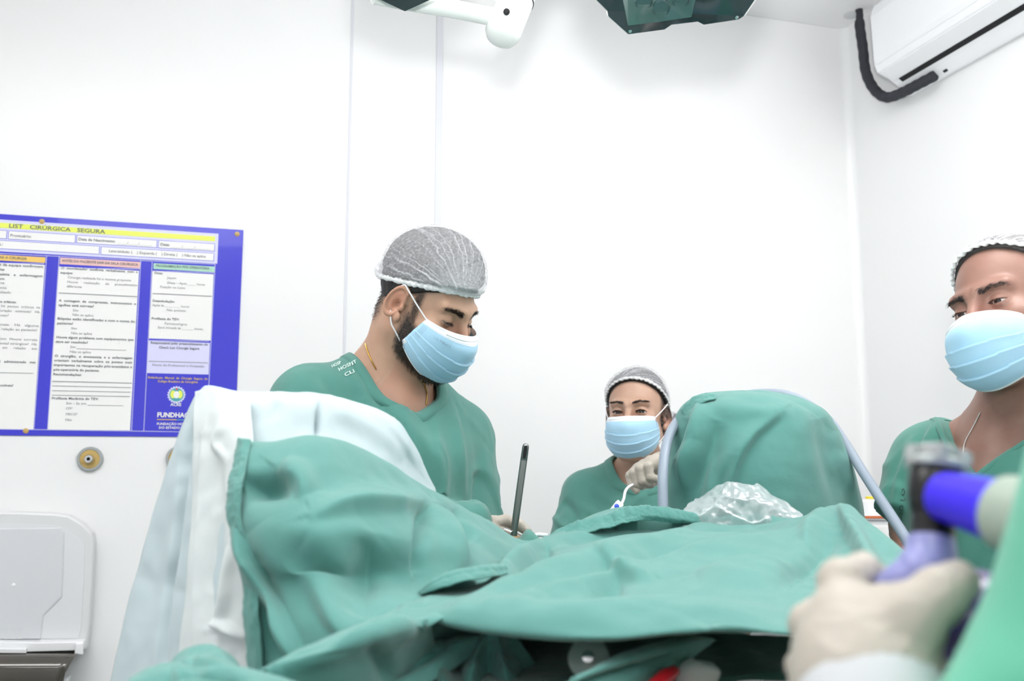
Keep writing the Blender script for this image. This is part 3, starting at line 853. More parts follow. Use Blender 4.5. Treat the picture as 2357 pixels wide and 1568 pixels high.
def make_cap(spec, root, hc, Rh, sc):
    c = spec['cap']; n = np.array(c['n'], float); n /= np.linalg.norm(n); c0 = np.array([0, .008, .036])
    R = np.array([.0765, .092, .090]) + c.get('gap', .010)
    e1 = np.array([1., 0, 0]); e2 = np.cross(n, e1)
    nu, nv = 420, 110
    phi = np.linspace(0, 2 * math.pi, nu, endpoint=False); hh = c['c'] - np.dot(n, c0)
    def rad(D): return 1 / np.sqrt((D[..., 0] / R[0]) ** 2 + (D[..., 1] / R[1]) ** 2 + (D[..., 2] / R[2]) ** 2)
    horiz = np.cos(phi)[:, None] * e1 + np.sin(phi)[:, None] * e2
    th = np.full(nu, math.pi / 2)
    for _ in range(30):
        D = np.cos(th)[:, None] * n + np.sin(th)[:, None] * horiz
        th = np.arccos(np.clip(hh / rad(D), -.98, .98))
    T = (np.linspace(0, 1, nv) ** .9)[:, None] * th[None]
    D = np.cos(T)[..., None] * n + np.sin(T)[..., None] * horiz[None]
    r = rad(D)
    v = np.linspace(0, 1, nv)[:, None] * np.ones((1, nu))
    for (dx, dy, dz, amp, wid) in c['puffs']:
        q = np.array([dx, dy, dz], float); q /= np.linalg.norm(q)
        r = r + amp * np.exp(-(np.arccos(np.clip(D @ q, -1, 1)) / wid) ** 2)
    # gathers: folds run between two poles
    p1 = np.array(c['pole'], float); p1 /= np.linalg.norm(p1)
    f1 = np.array([0, 0, 1.]) - p1 * p1[2]; f1 /= np.linalg.norm(f1); f2 = np.cross(p1, f1)
    ang = np.arctan2(D @ f2, D @ f1); lat = np.arccos(np.clip(D @ p1, -1, 1))
    k0 = c.get('freq', 9)
    aa = ang + .035 * nnoise(D[..., 0] * 7, D[..., 1] * 7, D[..., 2] * 7)
    pl = np.maximum(1 - np.abs(nnoise(np.cos(aa) * k0, np.sin(aa) * k0, lat * .4 + 3.1)) * 4.2, 0)
    conv = np.exp(-(lat / .55) ** 2)
    keep = np.clip(.35 + .65 * np.exp(-((lat - .5) / .5) ** 2) + .4 * v ** 6, 0, 1)
    pl = np.clip(pl, 0, 1) ** 2.2 * keep
    r = r + pl * .0020
    edge = ss(v, .90, 1.0)
    rin = 1 / np.sqrt((D[..., 0] / (R[0] - c.get('gap', .01) + .0085)) ** 2 + (D[..., 1] / (R[1] - c.get('gap', .01) + .0085)) ** 2 + (D[..., 2] / (R[2] - c.get('gap', .01) + .0085)) ** 2)
    r = r * (1 - edge) + (rin + .0010 * np.sin(phi * 46 + 2 * np.sin(phi * 5))[None]) * edge
    V = c0 + D * r[..., None]
    V[-1] += (np.sin(phi * 46)[:, None] * .0007) * n
    pleat = pl * .45 + conv * c.get('conv', .30) + ss(v, .93, .985) * .5
    V = V.reshape(-1, 3)
    me = mesh_np('bouffant_cap', to_world(V * sc, hc, Rh), grid_faces(nv, nu, wrap=True)); attr(me, 'pleat', pleat.ravel())
    link('bouffant_cap', me, M['cap'], root)
    if c.get('fill') is not None:                        # hair filling the cap
        rf = rad(D); 
        for (dx, dy, dz, amp, wid) in c['puffs']:
            q = np.array([dx, dy, dz], float); q /= np.linalg.norm(q)
            rf = rf + amp * np.exp(-(np.arccos(np.clip(D @ q, -1, 1)) / wid) ** 2)
        rf = rf - c['fill'] - .0015 * nnoise(D[..., 0] * 30, D[..., 1] * 30, D[..., 2] * 30) - .02 * ss(v, .80, 1.0)
        sl = slice(0, nv, 2); Vf = (c0 + D * rf[..., None])[sl, ::3]
        link('crown_hair', mesh_np('crown_hair', to_world(Vf.reshape(-1, 3) * sc, hc, Rh), grid_faces(Vf.shape[0], Vf.shape[1], wrap=True)), M[spec['hair']], root)
    # elastic band
    rim = c0 + D[-1] * (r[-1] + .0005)[:, None]; m = 14; W = []
    bw = c.get('band', .006)
    for q in range(m):
        a = 2 * math.pi * q / m
        pert = 1 + .18 * np.sin(phi * 46 + q) + .2 * np.sin(phi * 17)
        W.append(rim + (D[-1] * math.cos(a) * .0028 + n * math.sin(a) * bw) * pert[:, None] + n * bw * .7)
    W = np.array(W)
    Fb = []
    for q in range(m):
        for j in range(nu): Fb.append((q * nu + j, q * nu + (j + 1) % nu, ((q + 1) % m) * nu + (j + 1) % nu, ((q + 1) % m) * nu + j))
    link('cap_elastic', mesh_np('cap_elastic', to_world(W.reshape(-1, 3) * sc, hc, Rh), np.array(Fb)), M['cap_dense'], root)
    for (bx, by, bz, br) in c.get('bumps', []):          # pouch of gathered cloth / hair bun
        u, w_ = np.meshgrid(np.linspace(0, 2 * math.pi, 60, endpoint=False), np.linspace(.02, math.pi - .02, 34))
        rr = br * (1 + .06 * np.sin(9 * u + 2 * np.sin(3 * w_)) * np.sin(w_))
        X = np.stack([bx + rr * np.sin(w_) * np.cos(u), by + rr * np.cos(w_), bz + rr * 1.08 * np.sin(w_) * np.sin(u)], -1).reshape(-1, 3)
        me = mesh_np('cap_pouch', to_world(X * sc, hc, Rh), grid_faces(34, 60, wrap=True)); attr(me, 'pleat', (.18 + .25 * np.sin(9 * u + 2 * np.sin(3 * w_))).ravel())
        link('cap_pouch', me, M['cap'], root)
        if c.get('bun'):
            X = np.array([bx, by, bz]) + (X - np.array([bx, by, bz])) * .88
            link('hair_bun', mesh_np('hair_bun', to_world(X * sc, hc, Rh), grid_faces(34, 60, wrap=True)), M[spec['hair']], root)

def make_mask(spec, root, hc, Rh, sc):
    k = spec['mask']; nu, nv = 90, 90; ext = k.get('ext', 0.0)
    U, Vv = np.meshgrid(np.linspace(-1, 1, nu), np.linspace(0, 1, nv))
    sdz = k.get('sdz', 0.0)
    X = mask_point(U, Vv, ext, 0.0, sdz) + np.array([0, 0, k.get('dz', 0)])
    X += (nnoise(U * 3, Vv * 5, k.get('seed', 1) + .5) * .0016)[..., None] * np.array([0, -1, 0])
    F = grid_faces(nv, nu); me = mesh_np('face_mask', to_world(X.reshape(-1, 3) * sc, hc, Rh), F)
    o = link('face_mask', me, M['mask_blue'], root); me.materials.append(M['mask_white'])
    fi = np.arange(len(F)); vv = (fi // (nu - 1)) / (nv - 1); uu = np.abs((fi % (nu - 1)) / (nu - 1) * 2 - 1)
    me.polygons.foreach_set('material_index', ((vv < .12) | ((uu > .96) & (vv > .75)) | (vv > .965)).astype(np.int32))
    so = o.modifiers.new('thick', 'SOLIDIFY'); so.thickness = .0012; so.offset = 0
    def mp(u, v, off): return (mask_point(np.atleast_1d(np.asarray(u, float)), np.atleast_1d(np.asarray(v, float)), ext, off, sdz) + np.array([0, 0, k.get('dz', 0)]))
    def W(p): return to_world(np.asarray(p) * sc, hc, Rh)
    mb = MB(); mb.tube(W(mp(np.linspace(-.55, .55, 30), np.full(30, .065), .0008)), .0016 * sc, 8); mb.build('nose_wire', M['mask_white'], o, smooth=True)
    mb = MB()
    def dot(u, v, du, dv):
        q = W(mp([u - du, u + du, u + du, u - du], [v - dv, v - dv, v + dv, v + dv], .0012)); mb.add(q, [(0, 1, 2, 3)])
    for v in (.030, .105, .125):
        for u in np.linspace(-.93, .93, 76): dot(u, v, .006, .004)
    for u in (-.955, -.93, -.905, .905, .93, .955):
        for v in np.linspace(.16, .44, 16): dot(u, v, .006, .005)
    for v in (.93, .945):
        for u in np.linspace(-.95, .95, 84): dot(u, v, .005, .0035)
    mb.build('weld_dots', M['stitch'], o)['kind'] = 'stuff'
    for s in (-1, 1):
        A = W(mp(s * .985, .03, .0))[0]; B = W(mp(s * .985, .985, .0))[0]
        e1, e2 = [W(np.array([[s * q[0], q[1], q[2]]]))[0] for q in ((.0835, -.016, .022), (.085, -.002, .027))]
        e3, e4 = [W(np.array([[s * q[0], q[1], q[2]]]))[0] for q in ((.083, .014, .0), (.083, -.004, -.043))]
        mb = MB(); mb.tube(smooth_poly([A, A * .5 + e1 * .5 + Rh @ np.array([s * .001, 0, .0]), e1, e2, e3, e4, B * .5 + e4 * .5 + Rh @ np.array([s * .002, 0, 0]), B], 5), .0014 * sc, 8)
        mb.build('ear_loop', M['loop'], o, smooth=True)
    if k.get('text'):
        Vt, Ft = text_verts(k['text'], .01); w = Vt[:, 0].max()
        u = k['tu'][0] + (k['tu'][1] - k['tu'][0]) * Vt[:, 0] / w; v = k['tv'] - Vt[:, 1] * k['th']
        link('mask_lettering', mesh_np('mask_lettering', W(mp(u, v, .0009)), Ft), M['stitch'], o, smooth=False)

def hand_mesh(palm, fingers, step=.0015, kp=.010, kf=.006):
    pts = np.array([p for a, b, ra, rb in palm for p in (a, b)] + [p for f in fingers for p, r in f])
    def f(x, y, z):
        d = None
        for a, b, ra, rb in palm:
            q = caps(x, y, z, a, b, ra, rb); d = q if d is None else smin(d, q, kp)
        fd = None
        for fg in fingers:
            q = None
            for (a, ra), (b, rb) in zip(fg[:-1], fg[1:]):
                c = caps(x, y, z, a, b, ra, rb); q = c if q is None else smin(q, c, .003)
            fd = q if fd is None else smin(fd, q, .0012)
        return smin(d, fd, kf)
    return nets(f, axes(pts.min(0) - .022, pts.max(0) + .022, step))

def glove(name, palm, fingers, parent, step=.0017, mat='glove'):
    V, F = hand_mesh(palm, fingers, step)
    nz = ridges(V, .0009, 120, 1.0, (1, 1, 1), 3) + wobble(V, .0005, 60, 4.0)
    me = mesh_np(name, V, F); N_ = normals_of(me)
    return link(name, mesh_np(name, V + N_ * nz[:, None], F), M[mat], parent)

def relaxed_hand(w, d, n, parent, step=.003):
    """gloved hand with loosely curled fingers: wrist, pointing direction, palm side"""
    w = np.array(w, float); d = np.array(d, float); d /= np.linalg.norm(d); n = np.array(n, float); n -= d * np.dot(n, d); n /= np.linalg.norm(n); sd = np.cross(d, n)
    palm = [(w - d * .05, w, .030, .026)]; fing = []
    for k, ln in zip((-.030, -.010, .010, .030), (.85, 1.0, .95, .78)):
        q = w + d * .082 + sd * k; palm.append((w + sd * k * .5, q, .022, .0125))
        b1 = q + (d * .95 + n * .3) * .042 * ln; b2 = b1 + (d * .6 + n * .8) * .026 * ln; b3 = b2 + (d * .2 + n) * .020 * ln
        fing.append([(q, .0115), (b1, .0098), (b2, .009), (b3, .0078)])
    t0 = w + d * .025 - sd * .03; t1 = t0 + (d * .7 - sd * .7 + n * .2) * .038; t2 = t1 + (d * .95 + n * .3) * .03
    fing.append([(t0, .016), (t1, .0125), (t2, .0095)])
    return glove('glove', palm, fing, parent, step)

def hit(bvh, px, py, off=0.0):
    loc, nrm, i, d = bvh.ray_cast(Vector((0, 0, H)), ray(px, py))
    if loc is None: return None
    if nrm.dot(ray(px, py)) > 0: nrm = -nrm
    return np.array(loc + nrm * off)

# --- surgeon with the rod
def hm_a(x, y, z):
    a = np.abs(x)
    top = ss(.50 * y + .85 * z, .0, .014) * ss(y, -.080, -.045)
    line = -.016 + (y + .03) * .62                          # upper beard edge, ear to mouth corner
    jaw = -.070 + y * .62                                    # lower edge along the jaw
    beard = ss(line - z, -.004, .016) * ss(z - jaw, -.028, -.004) * ss(-y, .012, .028)
    side = ss(.013 - np.abs(y + .034), 0, .01) * ss(z, -.06, -.03) * ss(.05 - z, 0, .02) * (a > .05)
    nape = ss(y, .03, .06) * ss(z, -.085, -.045)
    chest = .42 * np.exp(-((z + .215) / .045) ** 2) * (y < -.02)
    return np.clip(np.maximum.reduce([top, beard, .85 * side, .8 * nape, chest]), 0, 1) * np.where((a > .079) & (np.abs(y) < .03) & (z < .03), 0, 1)
def reg_plane(ny, nz, c):
    return lambda x, y, z: np.maximum(-(ny * y + nz * z - c), -.6)
def rega(x, y, z):
    d = -(.50 * y + .85 * z - .012)
    return -d

HA = P(979, 694, 1.55); NA = np.array([-.215, 1.61, H + .135])
A = person(dict(
    label='bearded man in green scrubs and sheer bouffant cap looking down at a metal rod', head=HA, hrot=(61, 31, -5), scale=.90,
    N=NA, trot=(35, 0, 0), neck_r=.060, lids=(-9, -30), gaze=(0, -.8, -.5), jaw=1.15, skin='skin_a', hair='hair_a', scrub='scrub_a', seed=2.0,
    hairmask=hm_a, hairreg=lambda x, y, z: np.minimum(.50 * y + .85 * z - .006, .2), strands=15000, brow_n=1000, brow_w=1.15, lash_dz=-.6,
    t=dict(aL=(.145, .01, -.085), aR=(-.150, .0, -.035), long=True, bulk=1.0, loose=1.03, sr=.062,
           neck=dict(r=.092, v=-.052, slope=.55, back=.026, cy=-.012, band=.018, sx=.80)),
    world=dict(eL=(-.062, 1.63, H - .20), wL=(.03, 1.46, H - .16), eR=(-.42, 1.42, H - .20), wR=P(1062, 1222, 1.50)),
    cap=dict(n=(0, .256, .967), c=.0285 * .967, gap=.012, pole=(-.35, -.92, .12), freq=11, band=.0045, fill=.0045,
             puffs=[(0, .9, .45, .010, .6), (0, -.7, .8, .016, .7), (-.2, -1, .15, .012, .35), (0, 0, 1, .006, .8)], bumps=[(0, .122, .010, .018)]),
    mask=dict(text='ALLTEXT', tu=(-.80, -.42), tv=.235, th=.050, seed=1),
    folds=[([(905, 860), (930, 960), (950, 1080)], .006, 16, 1), ([(1040, 930), (1060, 1020), (1070, 1150)], .010, 16, 2), ([(1000, 960), (1010, 1060), (1020, 1160)], .005, 14, 1),
           ([(1068, 960), (1090, 1060), (1085, 1180)], -.005, 14, 0), ([(1100, 1010), (1130, 1100), (1150, 1180)], .005, 12, 0),
           ([(790, 850), (830, 900), (860, 960)], .006, 12, 1), ([(720, 850), (760, 890), (775, 930)], -.006, 20, 0), ([(840, 850), (880, 940), (930, 1000)], -.004, 8, 0)]))
# --- smiling woman
HB = P(1466.5, 958, 2.40); NB = np.array([.345, 2.44, H - .030])
def hm_b(x, y, z):
    a = np.abs(x)
    return np.clip(ss(.62 * y + .78 * z, .012, .030) + ss(y, -.035, -.012) * ss(z, -.03, .0) * (a > .055) * (y < .02) * .9 + ss(y, .05, .07) * ss(z, -.06, -.03), 0, 1)
B = person(dict(
    label='woman in green scrubs with a netted hair bun standing behind the draped patient', head=HB, hrot=(-21, -4, -1), scale=.965,
    N=NB, trot=(-8, 0, 0), neck_r=.047, lids=(15, -14), gaze=(.12, -1, -.10), jaw=.85, skin='skin_b', hair='hair_a', scrub='scrub_b', seed=7.0,
    hairmask=hm_b, hairreg=lambda x, y, z: np.minimum(.60 * y + .80 * z - .0265, .2), strands=2500, brow_n=700, brow_w=.62, brow_dz=.005, lash_n=140, lash_dz=.15, lash_w=.0006, lash_l=.010, iris=34, hair_t=.007,
    t=dict(aL=(.150, .01, -.050), aR=(-.152, .01, -.050), bulk=.92, loose=1.10, sr=.075, sleeve_cut=.0,
           neck=dict(r=.080, v=-.036, slope=.35, pow=1.0, back=.014, cy=-.01, band=.020)),
    world=dict(eR=(.135, 2.38, H - .32), wR=(.20, 2.18, H - .36), eL=(.52, 2.32, H - .22), wL=P(1545, 1078, 2.16)),
    cap=dict(n=(0, .584, .811), c=.030, gap=.010, pole=(-.45, -.85, .35), freq=14, band=.004, fill=.006, conv=.08,
             puffs=[(.3, .3, .9, .006, .8), (-.8, -.1, .5, .008, .5)], bumps=[(.074, .105, -.022, .043)], bun=True),
    mask=dict(ext=.0, dz=-.002, seed=4),
    folds=[([(1290, 1150), (1320, 1180), (1330, 1225)], -.012, 10, 0), ([(1270, 1190), (1290, 1210), (1310, 1222)], .010, 8, 1), ([(1370, 1120), (1400, 1150), (1450, 1160)], .004, 10, 0),
           ([(1330, 1160), (1380, 1190), (1420, 1200)], .005, 10, 0), ([(1500, 1110), (1470, 1150), (1430, 1180)], .005, 10, 0)]))
# --- man at the right edge
HC = P(2336, 722, 1.45); NC = np.array([.825, 1.52, H + .058])
def hm_c(x, y, z):
    return np.clip(ss(.62 * y + .78 * z, .026, .040), 0, 1)
Cc = person(dict(
    label='older man in green V-neck scrubs with mask at the right edge', head=HC, hrot=(-62, -2, -11), scale=1.02,
    N=NC, trot=(-55, 0, 0), neck_r=.061, lids=(6, -16), gaze=(.05, -1, -.18), jaw=1.1, skin='skin_c', hair='hair_c', scrub='scrub_c', seed=11.0,
    hairmask=hm_c, hairreg=lambda x, y, z: np.minimum(.62 * y + .78 * z - .037, .2), strands=2500, brow_n=650, brow_w=.9,
    t=dict(aL=(.175, .01, -.055), aR=(-.145, .01, -.055), bulk=1.08, loose=1.04, sr=.064, sleeve_cut=.0,
           neck=dict(r=.128, v=-.078, slope=.95, back=.016, cy=-.01, band=.012)),
    world=dict(eR=P(2092, 1202, 1.62), wR=P(2115, 1420, 1.47), eL=(.93, 1.24, H - .22), wL=(.80, 1.12, H - .35)),
    cap=dict(n=(0, .60, .80), c=.042, gap=.008, pole=(.1, -.9, .4), freq=14, band=.004, fill=.005, conv=.0, puffs=[(0, 0.2, 1, .004, .9)]),
    mask=dict(ext=.004, seed=9, sdz=-.024, dz=-.004),
    folds=[([(2150, 970), (2120, 1060), (2105, 1180)], .012, 12, 1), ([(2115, 1000), (2075, 1090), (2060, 1180)], .009, 10, 2), ([(2180, 980), (2150, 1080), (2140, 1200)], -.010, 10, 0),
           ([(2090, 1030), (2055, 1100), (2035, 1170)], -.006, 8, 0), ([(2340, 1080), (2280, 1160), (2230, 1260)], .006, 16, 1), ([(2330, 1150), (2270, 1240), (2220, 1330)], .005, 14, 0)]))
# ------------------------------------------------------------------ chains, stencils on the scrubs
def chain(bvh, pts, mat, parent, r=.0011):
    q = [hit(bvh, x, y, .0012) for x, y in smooth_poly(pts, 8)]
    q = [p for p in q if p is not None]
    mb = MB()
    fine = smooth_poly(q, 3)
    mb.tube(fine, [r * (1.25 if i % 2 else .75) for i in range(len(fine))], 7)
    mb.build('necklace', mat, parent, smooth=True)
chain(A['body'], [(842, 792), (848, 812), (858, 835), (866, 850)], M['gold'], A['root'])
chain(A['body'], [(972, 872), (978, 892), (982, 912), (980, 932)], M['gold'], A['root'])
chain(Cc['body'], [(2258, 950), (2240, 985), (2222, 1020), (2216, 1060)], M['silver'], Cc['root'], .0009)

def stencil(bvh, s, a, b, up, mat, parent, off=.0012, bold=.012):
    """lettering laid onto cloth: a, b = pixel ends of the base line, up = pixel cap height"""
    V, F = text_verts(s, bold); w = V[:, 0].max(); hgt = .72
    a = np.array(a, float); b = np.array(b, float); t = b - a; n = np.array([t[1], -t[0]]) / np.linalg.norm(t)
    Q = a + V[:, :1] / w * t + V[:, 1:2] / hgt * up * n
    W = []
    for q in Q:
        h = hit(bvh, q[0], q[1], off)
        if h is None: return
        W.append(h)
    link('stencil_lettering', mesh_np('stencil_lettering', np.array(W), F), mat, parent, smooth=False)
for dx, dy in ((0, 0), (-8, 6), (-16, 12), (-26, 18), (-36, 24), (-48, 32)):       # settle the print just below the collar edge
    if all(hit(A['top'], x + dx, y + dy) is not None and hit(A['body'], x + dx, y + dy) is not None or hit(A['body'], x + dx, y + dy) is None for x, y in ((806, 838), (848, 818), (842, 812), (842, 840))):
        ok_ = all((lambda t_, b_: t_ is not None and (b_ is None or t_[1] < b_[1]))(hit(A['top'], x + dx, y + dy), hit(A['body'], x + dx, y + dy)) for x, y in ((806, 838), (848, 818), (842, 810), (800, 830), (842, 840)))
        if ok_: break
stencil(A['top'], 'HOSPIT', (806 + dx, 838 + dy), (848 + dx, 818 + dy), 8, M['embroid'], A['root'])
stencil(A['top'], 'CLI', (820 + dx, 850 + dy), (842 + dx, 840 + dy), 8, M['embroid'], A['root'])
stencil(A['top'], 'HOSP', (790 + dx, 830 + dy), (812 + dx, 820 + dy), 7, M['embroid'], A['root'])
stencil(Cc['top'], 'O J GES', (2084, 1124), (2076, 1200), -9, M['stencil_dark'], Cc['root'])

# ------------------------------------------------------------------ cloth sheets
def bicubic(G, nu, nv):
    """Catmull-Rom surface through a grid of 3D points"""
    G = np.array(G, float)
    rows = curve_pts(G.transpose(1, 0, 2), nu).transpose(1, 0, 2)
    return curve_pts(rows, nv)

def sheet(name, grid, nu, nv, mat, parent=None, folds=(), amp=.004, freq=9, seed=0.0, thick=.0018, stretch=(1, 1, 1), fine=.0012, shift=0.0, fa=1.55, fw=1.0):
    G = [[P(x, y, d + shift) for x, y, d in row] for row in grid]
    S = bicubic(G, nu, nv); V = S.reshape(-1, 3).astype(np.float32); F = grid_faces(nv, nu)
    me = mesh_np(name, V, F); Nn = normals_of(me)
    V = V + Nn * (wobble(V, amp, freq, seed, stretch) + wobble(V, amp * .5, freq * 2.3, seed + 9, stretch) + wobble(V, fine, freq * 6, seed + 4) + ridges(V, amp * .9, freq * .8, seed + 2, stretch))[:, None]
    if folds:
        Nn = normals_of(mesh_np(name, V, F)); V = apply_folds(V, Nn, [(p, a * fa, w * fw, k) for p, a, w, k in folds])
    me = mesh_np(name, V, F); o = link(name, me, mat, parent)
    m = o.modifiers.new('thick', 'SOLIDIFY'); m.thickness = thick; m.offset = 0
    return o, V.reshape(nv, nu, 3)

# light blue drape over the raised leg on the left
bd = empty('leg_drape', tuple(P(600, 1500, 1.1) * [1, 1, 0]), 'pale blue paper drape with white lining hung over the raised leg on the left', 'drape')
blue = [
 [(560, 1500, 1.50), (575, 1500, 1.50), (600, 1500, 1.50), (650, 1500, 1.50), (740, 1500, 1.5), (830, 1500, 1.5), (900, 1500, 1.5), (960, 1500, 1.5), (1000, 1500, 1.5)],
 [(500, 1150, 1.42), (515, 1140, 1.42), (560, 1140, 1.42), (620, 1140, 1.42), (740, 1130, 1.42), (820, 1130, 1.42), (890, 1150, 1.42), (945, 1190, 1.42), (995, 1240, 1.42)],
 [(480, 935, 1.30), (500, 930, 1.30), (545, 935, 1.30), (610, 940, 1.30), (735, 940, 1.30), (820, 955, 1.30), (900, 990, 1.32), (945, 1050, 1.35), (995, 1140, 1.37)],
 [(462, 902, 1.22), (482, 892, 1.17), (535, 907, 1.13), (600, 910, 1.12), (730, 910, 1.13), (820, 934, 1.17), (903, 965, 1.20), (948, 1028, 1.24), (1000, 1122, 1.28)],
 [(435, 945, 1.19), (462, 960, 1.13), (530, 985, 1.07), (600, 1000, 1.06), (730, 1000, 1.08), (820, 1015, 1.12), (900, 1050, 1.16), (952, 1092, 1.21), (1005, 1150, 1.26)],
 [(398, 1075, 1.17), (440, 1100, 1.10), (520, 1120, 1.04), (600, 1130, 1.03), (730, 1130, 1.03), (820, 1140, 1.06), (900, 1160, 1.11), (955, 1190, 1.16), (1010, 1225, 1.21)],
 [(345, 1250, 1.16), (415, 1280, 1.08), (500, 1300, 1.01), (600, 1300, 1.0), (730, 1300, 1.0), (820, 1300, 1.02), (900, 1300, 1.05), (960, 1310, 1.08), (1010, 1320, 1.1)],
 [(292, 1440, 1.15), (385, 1450, 1.07), (480, 1460, .99), (600, 1460, .98), (730, 1460, .97), (820, 1450, .99), (900, 1440, 1.02), (960, 1430, 1.05), (1010, 1420, 1.07)],
 [(235, 1650, 1.14), (355, 1650, 1.06), (470, 1650, .98), (600, 1650, .97), (730, 1650, .96), (820, 1650, .97), (900, 1600, 1.0), (960, 1570, 1.02), (1010, 1550, 1.05)]]
sheet('blue_sheet', blue, 190, 170, M['blue_nw'], bd, [
  ([(470, 905), (430, 1050), (405, 1250), (380, 1420), (365, 1568)], -.016, 16, 1), ([(478, 900), (445, 1050), (425, 1250), (405, 1420), (390, 1568)], .008, 14, 0),
  ([(440, 960), (385, 1160), (330, 1350), (285, 1560)], .006, 26, 0), ([(420, 1060), (370, 1250), (320, 1440)], -.005, 18, 0),
  ([(735, 925), (728, 965), (725, 1010)], -.008, 9, 1), ([(760, 935), (850, 990), (930, 1060)], .005, 22, 0), ([(640, 915), (600, 950), (540, 975)], -.006, 22, 0), ([(905, 968), (915, 1010), (960, 1080)], .004, 18, 1)],
  amp=.003, freq=8, seed=1.5)
white = [
 [(452, 903, 1.150), (480, 898, 1.125), (520, 905, 1.095), (575, 912, 1.09)],
 [(446, 985, 1.10), (480, 985, 1.075), (525, 988, 1.045), (580, 1000, 1.03)],
 [(442, 1130, 1.075), (480, 1135, 1.045), (525, 1135, 1.01), (585, 1140, 1.0)],
 [(432, 1300, 1.045), (475, 1305, 1.02), (530, 1310, .985), (592, 1310, .975)],
 [(418, 1450, 1.03), (470, 1460, .995), (535, 1465, .965), (600, 1465, .955)],
 [(400, 1640, 1.02), (462, 1640, .98), (535, 1640, .95), (605, 1640, .945)]]
sheet('white_lining', white, 90, 150, M['white_nw'], bd, [
  ([(470, 1000), (465, 1200), (455, 1400), (450, 1550)], .005, 14, 1), ([(505, 1050), (500, 1250), (495, 1400), (500, 1480)], -.006, 12, 0), ([(530, 1250), (520, 1380), (505, 1440), (560, 1470)], .007, 10, 1),
  ([(480, 1450), (520, 1440), (560, 1480)], .005, 9, 0), ([(460, 1500), (500, 1530), (540, 1510)], -.005, 10, 0), ([(520, 960), (500, 1020), (520, 1060)], .004, 9, 0)],
  amp=.0018, freq=10, seed=5, fine=.0008)

# green drapes
gd = empty('thigh_drape', tuple(P(850, 1500, 1.0) * [1, 1, 0]), 'green cotton drape thrown over the left leg and the pale blue drape', 'drape')
gB = [
 [(560, 1060, 1.12), (625, 1060, 1.12), (720, 1060, 1.14), (815, 1080, 1.18), (900, 1120, 1.24), (1000, 1160, 1.30), (1100, 1210, 1.38), (1185, 1260, 1.42), (1270, 1250, 1.45)],
 [(552, 1012, 1.035), (625, 1014, 1.03), (720, 1004, 1.05), (812, 1026, 1.09), (900, 1071, 1.15), (1000, 1126, 1.22), (1100, 1183, 1.30), (1185, 1238, 1.35), (1270, 1233, 1.38)],
 [(540, 1065, .985), (610, 1065, .98), (712, 1055, .99), (805, 1075, 1.03), (900, 1110, 1.09), (1000, 1155, 1.16), (1100, 1205, 1.24), (1183, 1250, 1.31), (1265, 1243, 1.35)],
 [(530, 1125, .97), (600, 1130, .955), (700, 1120, .955), (800, 1135, .985), (900, 1155, 1.04), (1000, 1192, 1.11), (1100, 1236, 1.19), (1180, 1262, 1.265), (1260, 1256, 1.31)],
 [(530, 1200, .95), (600, 1212, .925), (700, 1217, .905), (800, 1226, .925), (900, 1236, .965), (1000, 1252, 1.04), (1100, 1282, 1.12), (1180, 1291, 1.2), (1260, 1281, 1.26)],
 [(562, 1300, .935), (628, 1322, .92), (712, 1332, .918), (800, 1337, .94), (900, 1337, .968), (1000, 1337, 1.005), (1090, 1332, 1.06), (1170, 1322, 1.14), (1260, 1311, 1.2)],
 [(566, 1420, .925), (640, 1432, .895), (720, 1441, .87), (810, 1441, .86), (900, 1431, .88), (1000, 1411, .93), (1090, 1391, 1.0), (1170, 1371, 1.06), (1260, 1351, 1.14)],
 [(585, 1600, .915), (655, 1600, .88), (740, 1590, .84), (820, 1570, .83), (910, 1540, .85), (1000, 1500, .91), (1090, 1470, .97), (1170, 1440, 1.02), (1260, 1400, 1.1)]]
sheet('green_sheet', gB, 220, 170, M['drape'], gd, [
  ([(548, 1205), (600, 1330), (660, 1440), (720, 1560)], .012, 12, 2), ([(600, 1300), (625, 1420), (640, 1560)], -.008, 14, 0),
  ([(560, 1130), (610, 1118), (670, 1115)], -.012, 15, 0), ([(640, 1080), (680, 1110), (700, 1150)], .008, 16, 1), ([(985, 1168), (900, 1168), (800, 1172), (720, 1190)], .009, 16, 2),
  ([(962, 1175), (960, 1240), (952, 1320)], -.010, 9, 1), ([(990, 1165), (1030, 1220), (1075, 1310)], .009, 16, 2), ([(1040, 1170), (1060, 1210), (1090, 1250)], -.008, 9, 0),
  ([(590, 1210), (660, 1300), (760, 1360), (850, 1380)], .007, 24, 0), ([(700, 1240), (800, 1300), (860, 1310)], .005, 22, 0), ([(860, 1220), (830, 1330), (820, 1430)], -.006, 26, 0),
  ([(690, 1330), (760, 1430), (820, 1500)], .006, 18, 1), ([(1110, 1195), (1150, 1235), (1200, 1262)], .002, 12, 0), ([(1050, 1185), (1120, 1245), (1200, 1285)], .003, 12, 2)],
  amp=.005, freq=6, seed=3.3, fa=2.0, fw=1.7)
hem = [[(548, 1008, 1.026), (534, 1080, .985), (525, 1125, .967), (524, 1190, .952), (548, 1260, .938), (560, 1310, .930), (562, 1420, .918), (580, 1600, .908)],
       [(560, 1010, 1.012), (548, 1080, .978), (540, 1125, .957), (540, 1190, .942), (562, 1260, .928), (576, 1310, .920), (580, 1420, .908), (596, 1600, .898)],
       [(578, 1014, 1.012), (566, 1080, .974), (556, 1125, .953), (554, 1190, .938), (574, 1260, .926), (590, 1310, .917), (596, 1420, .904), (612, 1600, .895)]]
sheet('hem', hem, 120, 14, M['drape'], gd, [], amp=.0012, freq=40, seed=2, fine=.0012)
